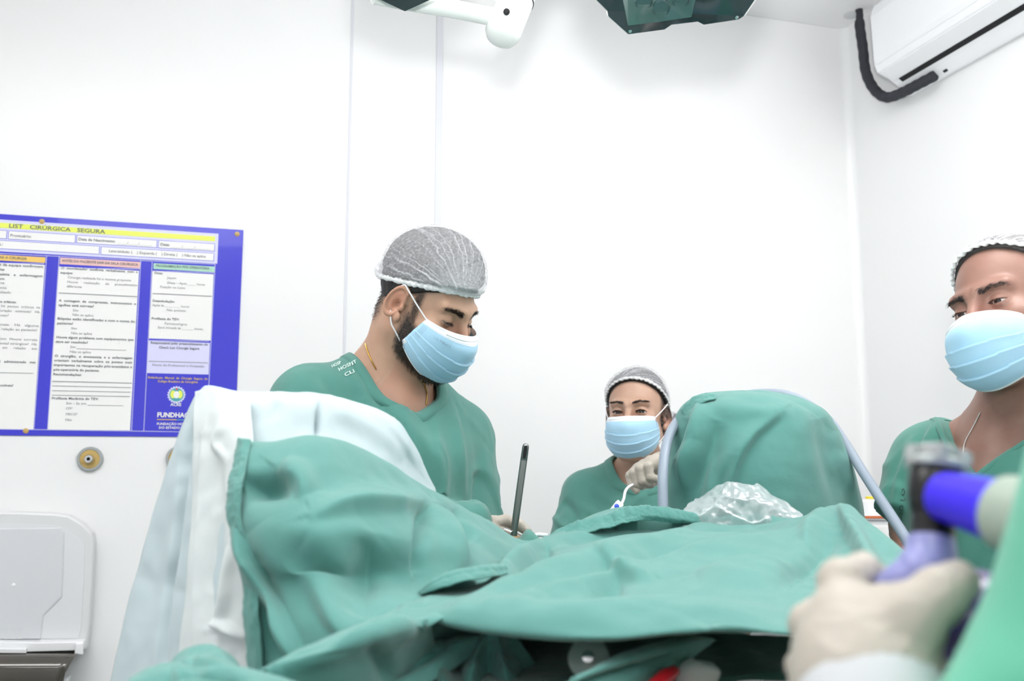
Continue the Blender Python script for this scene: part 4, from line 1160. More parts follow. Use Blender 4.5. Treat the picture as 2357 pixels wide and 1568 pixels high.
# curled flap where the two drapes meet
flap = [[(972, 1372, 1.02), (1005, 1350, 1.03), (1055, 1330, 1.04), (1110, 1320, 1.06), (1165, 1312, 1.08)],
        [(966, 1364, .965), (1000, 1336, .962), (1050, 1312, .972), (1110, 1304, .995), (1165, 1301, 1.03)],
        [(968, 1366, .958), (1002, 1345, .95), (1054, 1326, .958), (1112, 1318, .98), (1167, 1313, 1.02)],
        [(970, 1370, .955), (1008, 1356, .945), (1062, 1340, .952), (1115, 1331, .975), (1168, 1322, 1.015)]]
sheet('turned_corner', flap, 80, 30, M['drape'], gd, [], amp=.0012, freq=25, seed=8)

td = empty('patient_drape', tuple(P(1500, 1400, 1.1) * [1, 1, 0]), 'large green cotton drape covering the lying patient in the foreground', 'drape')
gC = [
 [(1275, 1262, 1.46), (1340, 1245, 1.48), (1405, 1240, 1.50), (1480, 1240, 1.51), (1560, 1240, 1.51), (1700, 1240, 1.50), (1840, 1240, 1.46), (1940, 1215, 1.42), (2015, 1250, 1.33), (2105, 1320, 1.22), (2205, 1400, 1.1)],
 [(1262, 1238, 1.38), (1330, 1218, 1.40), (1400, 1204, 1.42), (1480, 1196, 1.43), (1560, 1200, 1.43), (1700, 1194, 1.42), (1840, 1188, 1.38), (1935, 1160, 1.33), (2010, 1210, 1.23), (2100, 1285, 1.12), (2200, 1370, 1.02)],
 [(1200, 1290, 1.2), (1280, 1266, 1.24), (1370, 1242, 1.27), (1470, 1228, 1.29), (1560, 1227, 1.29), (1700, 1226, 1.27), (1830, 1225, 1.24), (1938, 1222, 1.19), (2020, 1270, 1.11), (2110, 1330, 1.03), (2200, 1400, .95)],
 [(1120, 1337, 1.08), (1220, 1312, 1.1), (1330, 1287, 1.13), (1440, 1272, 1.15), (1560, 1267, 1.15), (1700, 1267, 1.12), (1820, 1276, 1.09), (1930, 1290, 1.05), (2030, 1320, 1.0), (2120, 1370, .95), (2210, 1430, .89)],
 [(1040, 1364, 1.0), (1160, 1352, 1.0), (1290, 1337, 1.01), (1430, 1327, 1.02), (1560, 1322, 1.02), (1700, 1327, .99), (1810, 1341, .96), (1920, 1360, .93), (2030, 1385, .9), (2120, 1420, .87), (2210, 1460, .83)],
 [(965, 1387, .93), (1100, 1392, .92), (1260, 1392, .91), (1410, 1392, .9), (1560, 1391, .89), (1700, 1395, .87), (1810, 1405, .85), (1920, 1420, .83), (2030, 1440, .82), (2120, 1460, .8), (2210, 1490, .78)],
 [(925, 1402, .89), (1080, 1427, .86), (1240, 1442, .83), (1400, 1447, .81), (1560, 1437, .8), (1690, 1437, .79), (1800, 1442, .78), (1910, 1457, .77), (2020, 1475, .76), (2120, 1490, .75), (2210, 1510, .74)],
 [(930, 1410, .892), (1080, 1450, .862), (1240, 1470, .832), (1400, 1478, .812), (1560, 1460, .802), (1690, 1450, .79), (1800, 1462, .78), (1910, 1480, .775), (2020, 1500, .765), (2120, 1515, .755), (2210, 1535, .745)],
 [(965, 1400, .98), (1090, 1425, .96), (1240, 1435, .95), (1400, 1440, .94), (1560, 1425, .93), (1690, 1415, .92), (1800, 1425, .91), (1910, 1440, .90), (2020, 1460, .89), (2120, 1470, .88), (2210, 1490, .87)]]
foldC = [
  ([(1060, 1400), (1200, 1345), (1400, 1290), (1600, 1235), (1720, 1205)], .0075, 13, 2), ([(1130, 1410), (1330, 1350), (1560, 1290), (1760, 1245), (1890, 1215)], .006, 13, 2),
  ([(1240, 1395), (1400, 1340), (1520, 1300), (1600, 1290)], -.005, 14, 0), ([(1340, 1400), (1390, 1365), (1440, 1345)], -.006, 12, 0), ([(1380, 1300), (1450, 1330), (1500, 1335)], .005, 12, 1),
  ([(1790, 1350), (1870, 1290), (1930, 1240)], -.006, 12, 0), ([(1935, 1165), (1960, 1240), (1995, 1310), (2060, 1380)], .008, 13, 1), ([(1905, 1175), (1870, 1220), (1850, 1260)], .005, 12, 0),
  ([(1600, 1330), (1720, 1310), (1830, 1310)], .005, 16, 2), ([(1560, 1215), (1600, 1225), (1700, 1210), (1800, 1205)], -.006, 9, 0), ([(1290, 1245), (1400, 1215), (1480, 1205), (1580, 1208)], -.010, 8, 0),
  ([(1000, 1400), (1150, 1420), (1350, 1425), (1560, 1415), (1800, 1420)], .006, 14, 0), ([(1180, 1340), (1230, 1300), (1270, 1260)], -.008, 10, 0), ([(1140, 1335), (1200, 1295), (1255, 1250)], .008, 9, 0)]
sheet('green_sheet', gC, 260, 190, M['drape'], td, foldC, amp=.003, freq=6, seed=6.1, fa=2.8, fw=1.6)
hem2 = [[(1255, 1242, 1.395), (1312, 1212, 1.405), (1400, 1187, 1.415), (1450, 1172, 1.42), (1500, 1169, 1.42), (1560, 1178, 1.42), (1620, 1192, 1.42), (1690, 1196, 1.42)],
        [(1252, 1240, 1.385), (1310, 1208, 1.395), (1398, 1183, 1.402), (1450, 1168, 1.407), (1500, 1165, 1.408), (1562, 1174, 1.41), (1622, 1189, 1.41), (1690, 1193, 1.41)],
        [(1258, 1252, 1.372), (1318, 1226, 1.382), (1402, 1203, 1.388), (1452, 1189, 1.395), (1500, 1186, 1.398), (1560, 1194, 1.40), (1618, 1203, 1.405), (1690, 1202, 1.41)],
        [(1262, 1262, 1.362), (1322, 1236, 1.372), (1406, 1212, 1.38), (1455, 1200, 1.39), (1500, 1199, 1.40), (1560, 1204, 1.405), (1618, 1208, 1.41), (1690, 1206, 1.415)]]
sheet('hem', hem2, 150, 24, M['drape'], td, [], amp=.0018, freq=55, seed=4, stretch=(1.6, .4, .4))
flapF = [
 [(960, 1372, 1.0), (1000, 1362, 1.03), (1060, 1354, 1.06), (1120, 1346, 1.09), (1170, 1336, 1.12)],
 [(800, 1452, .84), (870, 1418, .87), (940, 1388, .90), (1020, 1385, .92), (1100, 1388, .93)],
 [(612, 1532, .765), (700, 1492, .78), (800, 1466, .79), (900, 1440, .81), (1000, 1430, .85)],
 [(616, 1545, .755), (700, 1520, .765), (800, 1500, .775), (900, 1475, .80), (1000, 1450, .86)],
 [(640, 1590, .755), (720, 1570, .77), (810, 1550, .785), (905, 1520, .83), (1000, 1480, .90)],
 [(660, 1680, .77), (740, 1670, .79), (830, 1650, .81), (920, 1620, .87), (1010, 1560, .95)]]
sheet('hanging_corner', flapF, 130, 110, M['drape'], td, [([(640, 1535), (760, 1500), (900, 1440), (1000, 1420)], .006, 16, 2), ([(925, 1405), (985, 1440), (1060, 1470)], -.004, 24, 0), ([(850, 1480), (880, 1530), (900, 1580)], -.006, 20, 0)], amp=.003, freq=9, seed=2.2)

kd = empty('knee_drape', tuple(P(1750, 1300, 1.6) * [1, 1, 0]), 'green cotton drape forming a rounded dome over the raised knee', 'drape')
gD = [
 [(1560, 1300, 1.74), (1570, 1300, 1.74), (1640, 1300, 1.78), (1740, 1300, 1.80), (1840, 1300, 1.78), (1950, 1300, 1.74), (1960, 1300, 1.74)],
 [(1585, 1040, 1.72), (1600, 1030, 1.72), (1655, 1030, 1.74), (1740, 1030, 1.76), (1820, 1035, 1.74), (1890, 1040, 1.72), (1905, 1045, 1.72)],
 [(1602, 935, 1.66), (1622, 922, 1.66), (1670, 918, 1.65), (1740, 913, 1.64), (1810, 924, 1.64), (1862, 945, 1.65), (1880, 958, 1.66)],
 [(1582, 930, 1.60), (1598, 915, 1.58), (1650, 910, 1.56), (1740, 906, 1.55), (1830, 920, 1.56), (1880, 938, 1.58), (1895, 950, 1.60)],
 [(1562, 965, 1.64), (1560, 955, 1.58), (1622, 955, 1.515), (1740, 955, 1.50), (1850, 962, 1.51), (1916, 968, 1.57), (1925, 985, 1.64)],
 [(1546, 1040, 1.68), (1539, 1030, 1.60), (1602, 1040, 1.50), (1740, 1050, 1.47), (1862, 1045, 1.49), (1944, 1040, 1.58), (1952, 1048, 1.68)],
 [(1537, 1120, 1.68), (1532, 1110, 1.60), (1592, 1120, 1.50), (1740, 1130, 1.46), (1870, 1120, 1.485), (1964, 1110, 1.58), (1972, 1118, 1.68)],
 [(1536, 1290, 1.68), (1532, 1280, 1.60), (1585, 1280, 1.50), (1740, 1280, 1.45), (1885, 1280, 1.48), (1998, 1270, 1.58), (2006, 1280, 1.68)]]
sheet('green_sheet', gD, 170, 190, M['drape'], kd, [
  ([(1610, 925), (1590, 1000), (1560, 1090), (1545, 1180)], .009, 14, 1), ([(1650, 960), (1625, 1040), (1600, 1120), (1590, 1190)], -.012, 16, 0), ([(1665, 975), (1650, 1050), (1640, 1130)], -.005, 12, 0),
  ([(1800, 950), (1730, 1010), (1690, 1080), (1670, 1170)], .009, 16, 2), ([(1690, 1050), (1665, 1110), (1655, 1160)], -.006, 9, 0), ([(1640, 940), (1740, 950), (1830, 950)], .004, 14, 0),
  ([(1880, 960), (1905, 1060), (1930, 1180)], -.005, 16, 0), ([(1920, 990), (1950, 1100), (1975, 1190)], .006, 10, 0), ([(1580, 960), (1575, 1010), (1560, 1060)], -.006, 8, 0), ([(1600, 1010), (1580, 1070), (1575, 1130)], .005, 8, 1)],
  amp=.005, freq=7, seed=9.0, stretch=(1, 1, .5), fa=1.7, fw=1.3)
tab = [[(1572, 948, 1.575), (1590, 925, 1.57), (1615, 912, 1.562), (1642, 908, 1.555)], [(1568, 944, 1.565), (1587, 920, 1.56), (1614, 907, 1.552), (1644, 904, 1.545)], [(1580, 962, 1.55), (1600, 938, 1.542), (1622, 925, 1.532), (1648, 918, 1.53)]]
sheet('turned_edge', tab, 40, 20, M['drape'], kd, [], amp=.001, freq=30)

# sheets below the table edge
ud = empty('under_sheet', tuple(P(1200, 1560, .95) * [1, 1, 0]), 'bunched green cloth below the patient drape, its back sheet coloured dark as shade', 'drape')
M['shade_sheet'] = cloth('shade_green_sheet', (0.030, 0.115, 0.095))  # drape green darkened: paints in the shade of the recess under the overhang
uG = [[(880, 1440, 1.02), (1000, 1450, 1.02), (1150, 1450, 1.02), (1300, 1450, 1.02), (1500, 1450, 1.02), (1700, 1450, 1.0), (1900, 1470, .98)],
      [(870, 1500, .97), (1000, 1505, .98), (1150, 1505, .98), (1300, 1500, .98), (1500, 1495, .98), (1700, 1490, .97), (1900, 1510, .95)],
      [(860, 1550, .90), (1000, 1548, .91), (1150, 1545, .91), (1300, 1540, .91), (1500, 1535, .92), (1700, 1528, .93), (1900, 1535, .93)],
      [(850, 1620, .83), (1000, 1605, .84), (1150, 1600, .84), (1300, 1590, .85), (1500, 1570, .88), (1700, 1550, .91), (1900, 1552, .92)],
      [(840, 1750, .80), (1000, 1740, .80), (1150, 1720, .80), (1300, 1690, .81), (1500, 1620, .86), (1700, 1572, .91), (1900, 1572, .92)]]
sheet('hanging_shade_sheet', uG, 150, 80, M['shade_sheet'], ud, [([(1000, 1470), (1020, 1520), (1010, 1600)], .012, 18, 1), ([(1080, 1480), (1090, 1540), (1080, 1600)], -.012, 16, 0)], amp=.006, freq=12, seed=12, stretch=(1, 1, .5))
g1 = [[(1105, 1452, .93), (1118, 1455, .915), (1130, 1458, .91), (1150, 1458, .91), (1165, 1456, .92), (1180, 1452, .93)],
      [(1080, 1490, .925), (1100, 1490, .905), (1128, 1490, .915), (1150, 1490, .900), (1180, 1490, .92), (1205, 1488, .93)],
      [(1050, 1545, .92), (1085, 1545, .89), (1125, 1545, .91), (1165, 1545, .885), (1205, 1545, .915), (1240, 1545, .93)],
      [(1020, 1640, .92), (1070, 1640, .88), (1120, 1640, .905), (1180, 1640, .87), (1235, 1640, .91), (1280, 1640, .93)]]
sheet('gathered_corner', g1, 100, 60, M['drape'], ud, [], amp=.004, freq=20, seed=1)
g2 = [[(700, 1560, .84), (820, 1530, .86), (930, 1490, .89), (1040, 1465, .92), (1120, 1455, .95)],
      [(760, 1570, .82), (860, 1548, .84), (960, 1515, .87), (1050, 1480, .90), (1125, 1462, .93)],
      [(820, 1640, .82), (900, 1610, .83), (990, 1570, .86), (1060, 1530, .90), (1120, 1490, .93)]]
sheet('draped_fold', g2, 90, 50, M['drape'], ud, [([(860, 1570), (960, 1520), (1040, 1485)], -.012, 14, 0)], amp=.005, freq=14, seed=3)
g3 = [[(1330, 1555, .80), (1400, 1518, .82), (1480, 1490, .85), (1560, 1472, .89), (1620, 1462, .93)],
      [(1290, 1580, .785), (1390, 1545, .80), (1490, 1512, .83), (1590, 1482, .88), (1640, 1468, .93)],
      [(1310, 1650, .79), (1420, 1610, .81), (1520, 1560, .84), (1600, 1505, .89), (1650, 1475, .94)]]
sheet('diagonal_fold', g3, 90, 50, M['drape'], ud, [([(1300, 1590), (1420, 1550), (1560, 1495)], -.008, 14, 0)], amp=.003, freq=12, seed=4)
md = empty('folded_drape', tuple(P(450, 1600, .8) * [1, 1, 0]), 'dark green folded cloth heaped at the bottom left corner', 'drape')
mG = [[(330, 1575, .80), (400, 1545, .84), (480, 1545, .86), (560, 1560, .86), (640, 1580, .84), (720, 1610, .80)],
      [(305, 1550, .74), (360, 1524, .76), (430, 1518, .77), (520, 1528, .78), (620, 1548, .77), (730, 1590, .75)],
      [(285, 1580, .70), (350, 1560, .705), (430, 1550, .71), (520, 1556, .715), (620, 1580, .71), (740, 1625, .70)],
      [(280, 1700, .68), (350, 1700, .68), (430, 1700, .68), (520, 1700, .68), (620, 1700, .68), (740, 1700, .68)]]
sheet('folded_sheet', mG, 110, 60, M['drape'], md, [([(390, 1568), (420, 1545), (480, 1545), (560, 1568)], -.014, 12, 0)], amp=.004, freq=14, seed=5)
# ------------------------------------------------------------------ checklist poster on the back wall
POS_R, POS_L = wall_st(551, 760)[0], wall_st(0, 760)[0] + .47
ZT, ZB = wall_st(300, 513)[1], wall_st(300, 1005)[1]
poster = empty('poster', tuple(WP(POS_R, ZB, 0)), 'blue surgical safety checklist poster screwed to the white wall', 'poster')
wallbox(POS_R, POS_L, ZB, ZT, .0005, .0035).build('backing_board', M['blue_print'], poster, bevel=.0008)
def cp(x, y): return wall_st(x / 2.9034, 480 + y / 2.9034)          # measured on an enlarged view of the poster
def prect(x0, y0, x1, y1, mat, n, name='printed_panel', extra=0.0):
    (a, z0), (b, z1) = cp(x0, y0), cp(x1, y1)
    return wallbox(b, a + extra, z1, z0, .0033, n).build(name, mat, poster)
prect(-60, 72, 1452, 371, M['lilac'], .0040, extra=.40)
prect(-60, 93, 1437, 222, M['yellow'], .0046, 'title_band', extra=.38)
for x0, y0, x1, y1, ex in [(-60, 142, 47, 207, .36), (60, 150, 505, 235, 0), (515, 180, 1050, 266, 0), (1060, 214, 1435, 290, 0), (-60, 210, 665, 310, .36), (677, 256, 1430, 355, 0)]:
    prect(x0, y0, x1, y1, M['blue_print'], .0043, 'field_outline', ex); 
    d = 3.2
    prect(x0 + d, y0 + d, x1 - d, y1 - d, M['paper'], .0047, 'form_field', ex)
prect(-60, 308, 303, 366, M['amber'], .0042, 'heading_band', .36); prect(-60, 360, 224, 1478, M['paper'], .0040, 'form_column', .36)
prect(405, 330, 937, 402, M['pink'], .0042, 'heading_band'); prect(395, 390, 870, 1484, M['paper'], .0040, 'form_column')
prect(1028, 368, 1433, 428, M['mint'], .0042, 'heading_band'); prect(1020, 420, 1408, 884, M['paper'], .0040, 'form_column')
prect(993, 886, 1394, 1111, M['lilac'], .0040, 'signature_box')
mb = MB()
def dashes(x0, y0, x1, y1, n, w=.0014):
    (a, z0), (b, z1) = cp(x0, y0), cp(x1, y1)
    for i in range(n):
        f0, f1 = i / n, (i + .55) / n
        s0, s1 = a + (b - a) * f0, a + (b - a) * f1; y0_, y1_ = z0 + (z1 - z0) * f0, z0 + (z1 - z0) * f1
        if abs(b - a) > abs(z1 - z0): V = [WP(s0, y0_ - w, .0045), WP(s1, y1_ - w, .0045), WP(s1, y1_ + w, .0045), WP(s0, y0_ + w, .0045)]
        else: V = [WP(s0 - w, y0_, .0045), WP(s0 + w, y0_, .0045), WP(s1 + w, y1_, .0045), WP(s1 - w, y1_, .0045)]
        mb.add(V, [(0, 1, 2, 3)])
dashes(-50, 300, 1440, 375, 150); dashes(314, 318, 228, 1478, 110); dashes(398, 326, 320, 1486, 110); dashes(942, 350, 880, 1488, 110)
dashes(1018, 362, 962, 1490, 110); dashes(1438, 376, 1380, 1490, 110); dashes(-50, 1474, 1380, 1496, 150); dashes(405, 402, 937, 406, 55); dashes(-50, 367, 300, 371, 40); dashes(1025, 420, 1433, 432, 42); dashes(990, 884, 1400, 888, 42)
mb.build('dashed_border', M['lilac'], poster)['kind'] = 'stuff'
def ptext(s, x0, y0, x1, y1, h, mat, bold=0.0, name='lettering'):
    V, F = text_verts(s, bold)
    if not len(V): return
    (a, z0), (b, z1) = cp(x0, y0), cp(x1, y1); zz = (z0 + z1) / 2; hh = h / 2.9034 / 800 / .72
    w = V[:, 0].max()
    W = np.array([WP(a + (b - a) * v[0] / w, zz + v[1] * hh, .0053) for v in V])
    link(name, mesh_np(name, W, F), mat, poster, smooth=False)
def pline(x0, y0, x1, y1, w=.0008, mat=None):
    (a, z0), (b, z1) = cp(x0, y0), cp(x1, y1); z = (z0 + z1) / 2
    wallbox(b, a, z - w, z + w, .0038, .0050).build('ruled_line', mat or M['ink2'], poster)
I1, I2 = M['ink'], M['ink2']
ptext('LIST   CIRÚRGICA   SEGURA', 60, 133, 705, 168, 27, I1, .018); ptext('CHECK', -190, 120, 8, 131, 27, I1, .018)
ptext('Prontuário:', 70, 192, 212, 198, 19, I1, .01); ptext('Data de Nascimento:', 525, 216, 772, 230, 19, I1, .02); ptext('____/____/_____', 785, 238, 1015, 252, 19, I2); ptext('Data:', 1072, 250, 1135, 254, 19, I1, .02); ptext('_____/_____/_______', 1140, 262, 1410, 277, 19, I2)
ptext('Lateralidade: (    ) Esquerda (    ) Direita (    ) Não se aplica', 728, 296, 1375, 330, 19, I1, .005); ptext('a:', -12, 249, 22, 251, 18, I1)
ptext('ANTES DE INICIAR A CIRURGIA', -190, 328, 182, 344, 17, I1, .008); ptext('ANTES DO PACIENTE SAIR DA SALA CIRÚRGICA', 415, 360, 923, 384, 17, I1, .012); ptext('PROGRAMAÇÃO PÓS OPERATÓRIA', 1042, 392, 1400, 410, 17, I1, .012)
for s, x0, y0, x1, y1, bo in [
  ('O  coordenador  confirma  verbalmente  com  a', 410, 406, 922, 434, 1), ('equipe:', 405, 438, 490, 441, 1), ('Cirurgia realizada foi a mesma proposta', 453, 470, 877, 489, 0), ('Houve     realização     de     procedimento', 450, 502, 918, 520, 0), ('diferente', 448, 530, 548, 533, 0),
  ('A  contagem  de  compressas,  instrumentos  e', 395, 625, 910, 645, 1), ('agulhas está correta?', 392, 655, 628, 662, 1), ('Sim', 487, 690, 525, 691, 0), ('Não se aplica', 485, 720, 626, 724, 0), ('Biópsias estão identificadas e com o nome do', 385, 745, 902, 763, 1), ('paciente?', 383, 776, 490, 778, 1),
  ('Sim', 477, 810, 515, 811, 0), ('Não se aplica', 476, 842, 617, 846, 0), ('Houve algum problema com equipamentos que', 377, 868, 893, 886, 1), ('deve ser resolvido?', 373, 898, 588, 906, 1), ('Sim', 470, 934, 508, 935, 0), ('Não se aplica', 468, 966, 610, 970, 0),
  ('O  cirurgião,  o  anestesista  e  a  enfermagem', 367, 994, 886, 1008, 1), ('orientam  verbalmente  sobre  os  pontos  mais', 363, 1025, 884, 1036, 1), ('importantes na recuperação pós-anestésica e', 361, 1054, 884, 1067, 1), ('pós-operatória do paciente.', 359, 1085, 667, 1092, 1), ('Recomendações:', 357, 1116, 547, 1120, 1),
  ('Profilaxia Mecânica do TEV:', 347, 1276, 660, 1282, 1), ('Sim – Se sim', 443, 1310, 578, 1313, 0), ('CPI*', 441, 1345, 487, 1346, 0), ('MECG*', 440, 1383, 520, 1384, 0), ('Não', 437, 1420, 482, 1421, 0),
  ('os profissionais da equipe confirmam', -190, 376, 290, 397, 1), ('ões', -6, 416, 33, 417, 1), ('anestesista   e   enfermagem', -70, 444, 286, 462, 1), ('am', -8, 478, 32, 479, 1), ('nte', -6, 506, 32, 507, 0), ('feita', -8, 538, 47, 539, 0), ('realizado', -18, 567, 75, 571, 0), ('Pontos críticos:', -60, 630, 112, 634, 1),
  ('há  passos  críticos  na', 10, 661, 270, 670, 0), ('duração   estimada?   Há', -10, 692, 266, 699, 0), ('neas?', -6, 722, 60, 723, 0), ('Anestesista:   Há   alguma', -100, 780, 262, 793, 0), ('em relação ao paciente?', -34, 813, 250, 822, 0), ('Enfermagem:  Houve  correta', -110, 876, 252, 886, 0), ('instrumental cirúrgico?  Há', -100, 906, 248, 917, 0), ('em     relação     aos', 18, 938, 250, 946, 0),
  ('foi   administrado   nos', -22, 1029, 240, 1038, 1), ('disponíveis?', -40, 1189, 92, 1192, 1),
  ('Dieta:', 1032, 440, 1090, 443, 1), ('Jejum', 1118, 472, 1178, 475, 0), ('Dieta – Após_____ horas', 1118, 505, 1370, 518, 0), ('Posição no Leito', 1070, 533, 1238, 540, 0), ('Deambulação:', 1020, 625, 1168, 632, 1), ('Após às ________ horas', 1018, 655, 1265, 665, 0), ('Não previsto', 1114, 688, 1243, 692, 0),
  ('Profilaxia do TEV:', 1013, 744, 1198, 750, 1), ('Farmacológica', 1100, 778, 1250, 783, 0), ('Será iniciada às ______ horas.', 1055, 803, 1360, 815, 0), ('Responsável pelo preenchimento do', 1007, 905, 1390, 917, 1), ('Check List Cirurgia Segura', 1063, 937, 1333, 945, 1), ('Nome do Profissional e Ocupação', 1018, 1054, 1365, 1062, 0)]:
    ptext(s, x0, y0, x1, y1, 16, I1 if bo else I2, .014 if bo else .0)
for x0, y0, x1, y1, w in [(395, 567, 918, 591, .0011), (515, 940, 845, 948, .0006), (352, 1155, 883, 1170, .0011), (352, 1186, 876, 1199, .0008), (350, 1217, 872, 1230, .0008), (349, 1247, 868, 1260, .0008), (588, 1313, 825, 1322, .0006), (-60, 1096, 225, 1104, .0007), (1020, 570, 1415, 589, .0011), (995, 1023, 1390, 1032, .0008)]:
    pline(x0, y0, x1, y1, w)
ptext('Referência:  Manual  de  Cirurgia  Segura  do', 990, 1137, 1388, 1147, 15, M['gold_ink'], .012); ptext('Colégio Brasileiro de Cirurgiões', 1055, 1163, 1322, 1168, 15, M['gold_ink'], .012)
ptext('ACRE', 1140, 1320, 1212, 1322, 21, M['paper'], .02); ptext('FUNDHACRE', 1050, 1394, 1312, 1398, 31, M['paper'], .035); ptext('FUNDAÇÃO HOSPITALAR', 1048, 1448, 1326, 1450, 16, M['paper'], .02); ptext('DO ESTADO DO ACRE', 1062, 1473, 1316, 1475, 16, M['paper'], .02)
pline(1050, 1411, 1180, 1413, .0011, M['gold_ink']); pline(1180, 1413, 1312, 1415, .0011, M['teal_ink'])
# emblem: toothed ring, leaf pair, shield, star
es, ez = cp(1180, 1246)
def disc(r, n, mat, name, teeth=0, k=40, cx=0, cz=0, sx=1, sz=1, rot=0):
    poly = []
    for i in range(k):
        a = 2 * math.pi * i / k + rot; rr = r * (1 + (.12 if (teeth and i % 4 < 2) else 0))
        poly.append(WP(es + cx - rr * math.cos(a) * sx, ez + cz + rr * math.sin(a) * sz, .0038))
    m_ = MB(); m_.prism(poly, WN * (n - .0038)); return m_.build(name, mat, poster)
disc(.0225, .0044, M['lilac'], 'emblem_ring', 1, 80); disc(.0195, .0047, M['teal_ink'], 'emblem_field'); 
for q in (-1, 1): disc(.010, .0050, M['yellow'], 'emblem_leaf', cx=q * .0095, cz=.001, sx=.7, sz=1.15)
disc(.008, .0053, M['paper'], 'emblem_shield', sz=1.3); disc(.0028, .0056, M['red_ink'], 'emblem_star', cz=.0165, k=10, teeth=1)
for x, y in [(282, 90), (1585, 173), (175, 1487)]:
    a, z = cp(x, y); m_ = MB()
    m_.lathe(WP(a, z, .0035), WN, [(.0075, 0), (.0072, .0012), (.0055, .0022), (.0045, .0022), (.0040, .0035), (.0015, .0042)], 20); m_.build('screw', M['brass'], poster, smooth=True)

# ------------------------------------------------------------------ gas outlets, dispenser
for i, (x, y, lab) in enumerate([(208, 1057, 'round grey gas outlet with yellow ring left of the hanging drape'), (411, 1055, 'round grey gas outlet half hidden behind the pale blue drape')]):
    a, z = wall_st(x, y); c = WP(a, z, 0)
    e = empty('gas_outlet', tuple(c), lab, 'gas outlet', 'gas outlets under the poster')
    m_ = MB(); m_.lathe(c, WN, [(.034, 0), (.034, .008), (.031, .012), (.0265, .012), (.0265, .0085)], 40); m_.build('rim', M['ring_grey'], e, smooth=True)
    m_ = MB(); m_.lathe(c, WN, [(.0262, .001), (.0262, .0105), (.012, .0115)], 40); m_.build('colour_ring', M['brass'], e, smooth=True)
    m_ = MB(); m_.lathe(c + WN * .009, WN, [(.0125, 0), (.0125, .014), (.0105, .017), (.0105, .022), (.0085, .024), (.0048, .024), (.0046, .016)], 28); m_.build('socket', M['chrome'], e, smooth=True)
    m_ = MB(); m_.lathe(c + WN * .0255, WN, [(.0046, 0), (.0044, .0012), (.001, .0014)], 20); m_.build('opening', M['slot'], e, smooth=True)

dsp = empty('paper_dispenser', tuple(WP(2.62, .75, 0)), 'open white plastic paper dispenser on the wall at the left edge', 'dispenser')
def wpoly(pts, n0, n1, mat, name, parent, bevel=0.0):
    m_ = MB(); m_.prism([WP(*wall_st(x, y), n0) for x, y in pts], WN * (n1 - n0)); return m_.build(name, mat, parent, bevel=bevel)
out = [(-90, 1176), (60, 1177), (130, 1180), (165, 1184), (200, 1205), (218, 1225), (222, 1250), (218, 1340), (212, 1440), (205, 1490), (-90, 1486)]
wpoly(out, .0, .05, plain('dispenser_shell', (0.68, 0.69, 0.70), 0.35), 'cover', dsp, .006)
inn = [(-90, 1203), (60, 1203), (120, 1206), (160, 1212), (190, 1232), (203, 1250), (200, 1340), (194, 1440), (188, 1462), (-90, 1462)]
o = wpoly(inn, .0495, .0515, plain('dispenser_lining', (0.70, 0.71, 0.73), 0.35), 'cover_lining', dsp)
wpoly([(-90, 1215), (148, 1212), (157, 1224), (152, 1368), (110, 1410), (104, 1462), (-90, 1462)], .0512, .0545, M['grey_plastic'], 'cover_panel', dsp, .002)
wpoly([(-90, 1217), (146, 1214), (154, 1225), (149, 1367), (107, 1409), (101, 1462), (-90, 1462)], .054, .0552, plain('dispenser_face', (0.64, 0.655, 0.685), 0.35), 'cover_face', dsp, .001)
wpoly([(-90, 1462), (100, 1466), (205, 1464), (203, 1484), (-90, 1492)], .03, .085, M['white_plastic'], 'hinge_bar', dsp, .003)
wpoly([(-90, 1474), (80, 1478), (80, 1488), (-90, 1486)], .085, .10, M['white_plastic'], 'latch_bar', dsp, .002)
wpoly([(188, 1468), (206, 1466), (204, 1492), (186, 1490)], .08, .095, M['white_plastic'], 'hinge_end', dsp, .002)
for k in range(5):
    x = 4 + k * 15 - 14
    wpoly([(x, 1437), (x + 12, 1437), (x + 12, 1463), (x, 1463)], .0548, .0558, M['grey_plastic'], 'grille_slot', dsp)
m_ = MB(); m_.lathe(WP(*wall_st(43, 1341), .055), WN, [(.005, 0), (.005, .001), (.003, .002)], 16); m_.build('moulding_mark', M['white_plastic'], dsp, smooth=True)
M['smoke'] = plain('smoked_plastic', (0.10, 0.09, 0.075), 0.12, trans=0.35, coat=0.5)
V = []
for z_, n_, w in ((1490, .03, 196), (1492, .14, 192), (1520, .155, 176), (1555, .14, 166), (1600, .08, 150), (1610, .0, 150)):
    V.append([WP(*wall_st(x, z_), n_) for x in np.linspace(-90, w, 12)])
V = np.array(V); me = mesh_np('smoked_cover', V.reshape(-1, 3), grid_faces(6, 12)); o = link('smoked_cover', me, M['smoke'], dsp); o.modifiers.new('t', 'SOLIDIFY').thickness = .003
wpoly([(-90, 1545), (180, 1535), (176, 1548), (-90, 1560)], .10, .142, M['grey_plastic'], 'tray_lip', dsp, .002)

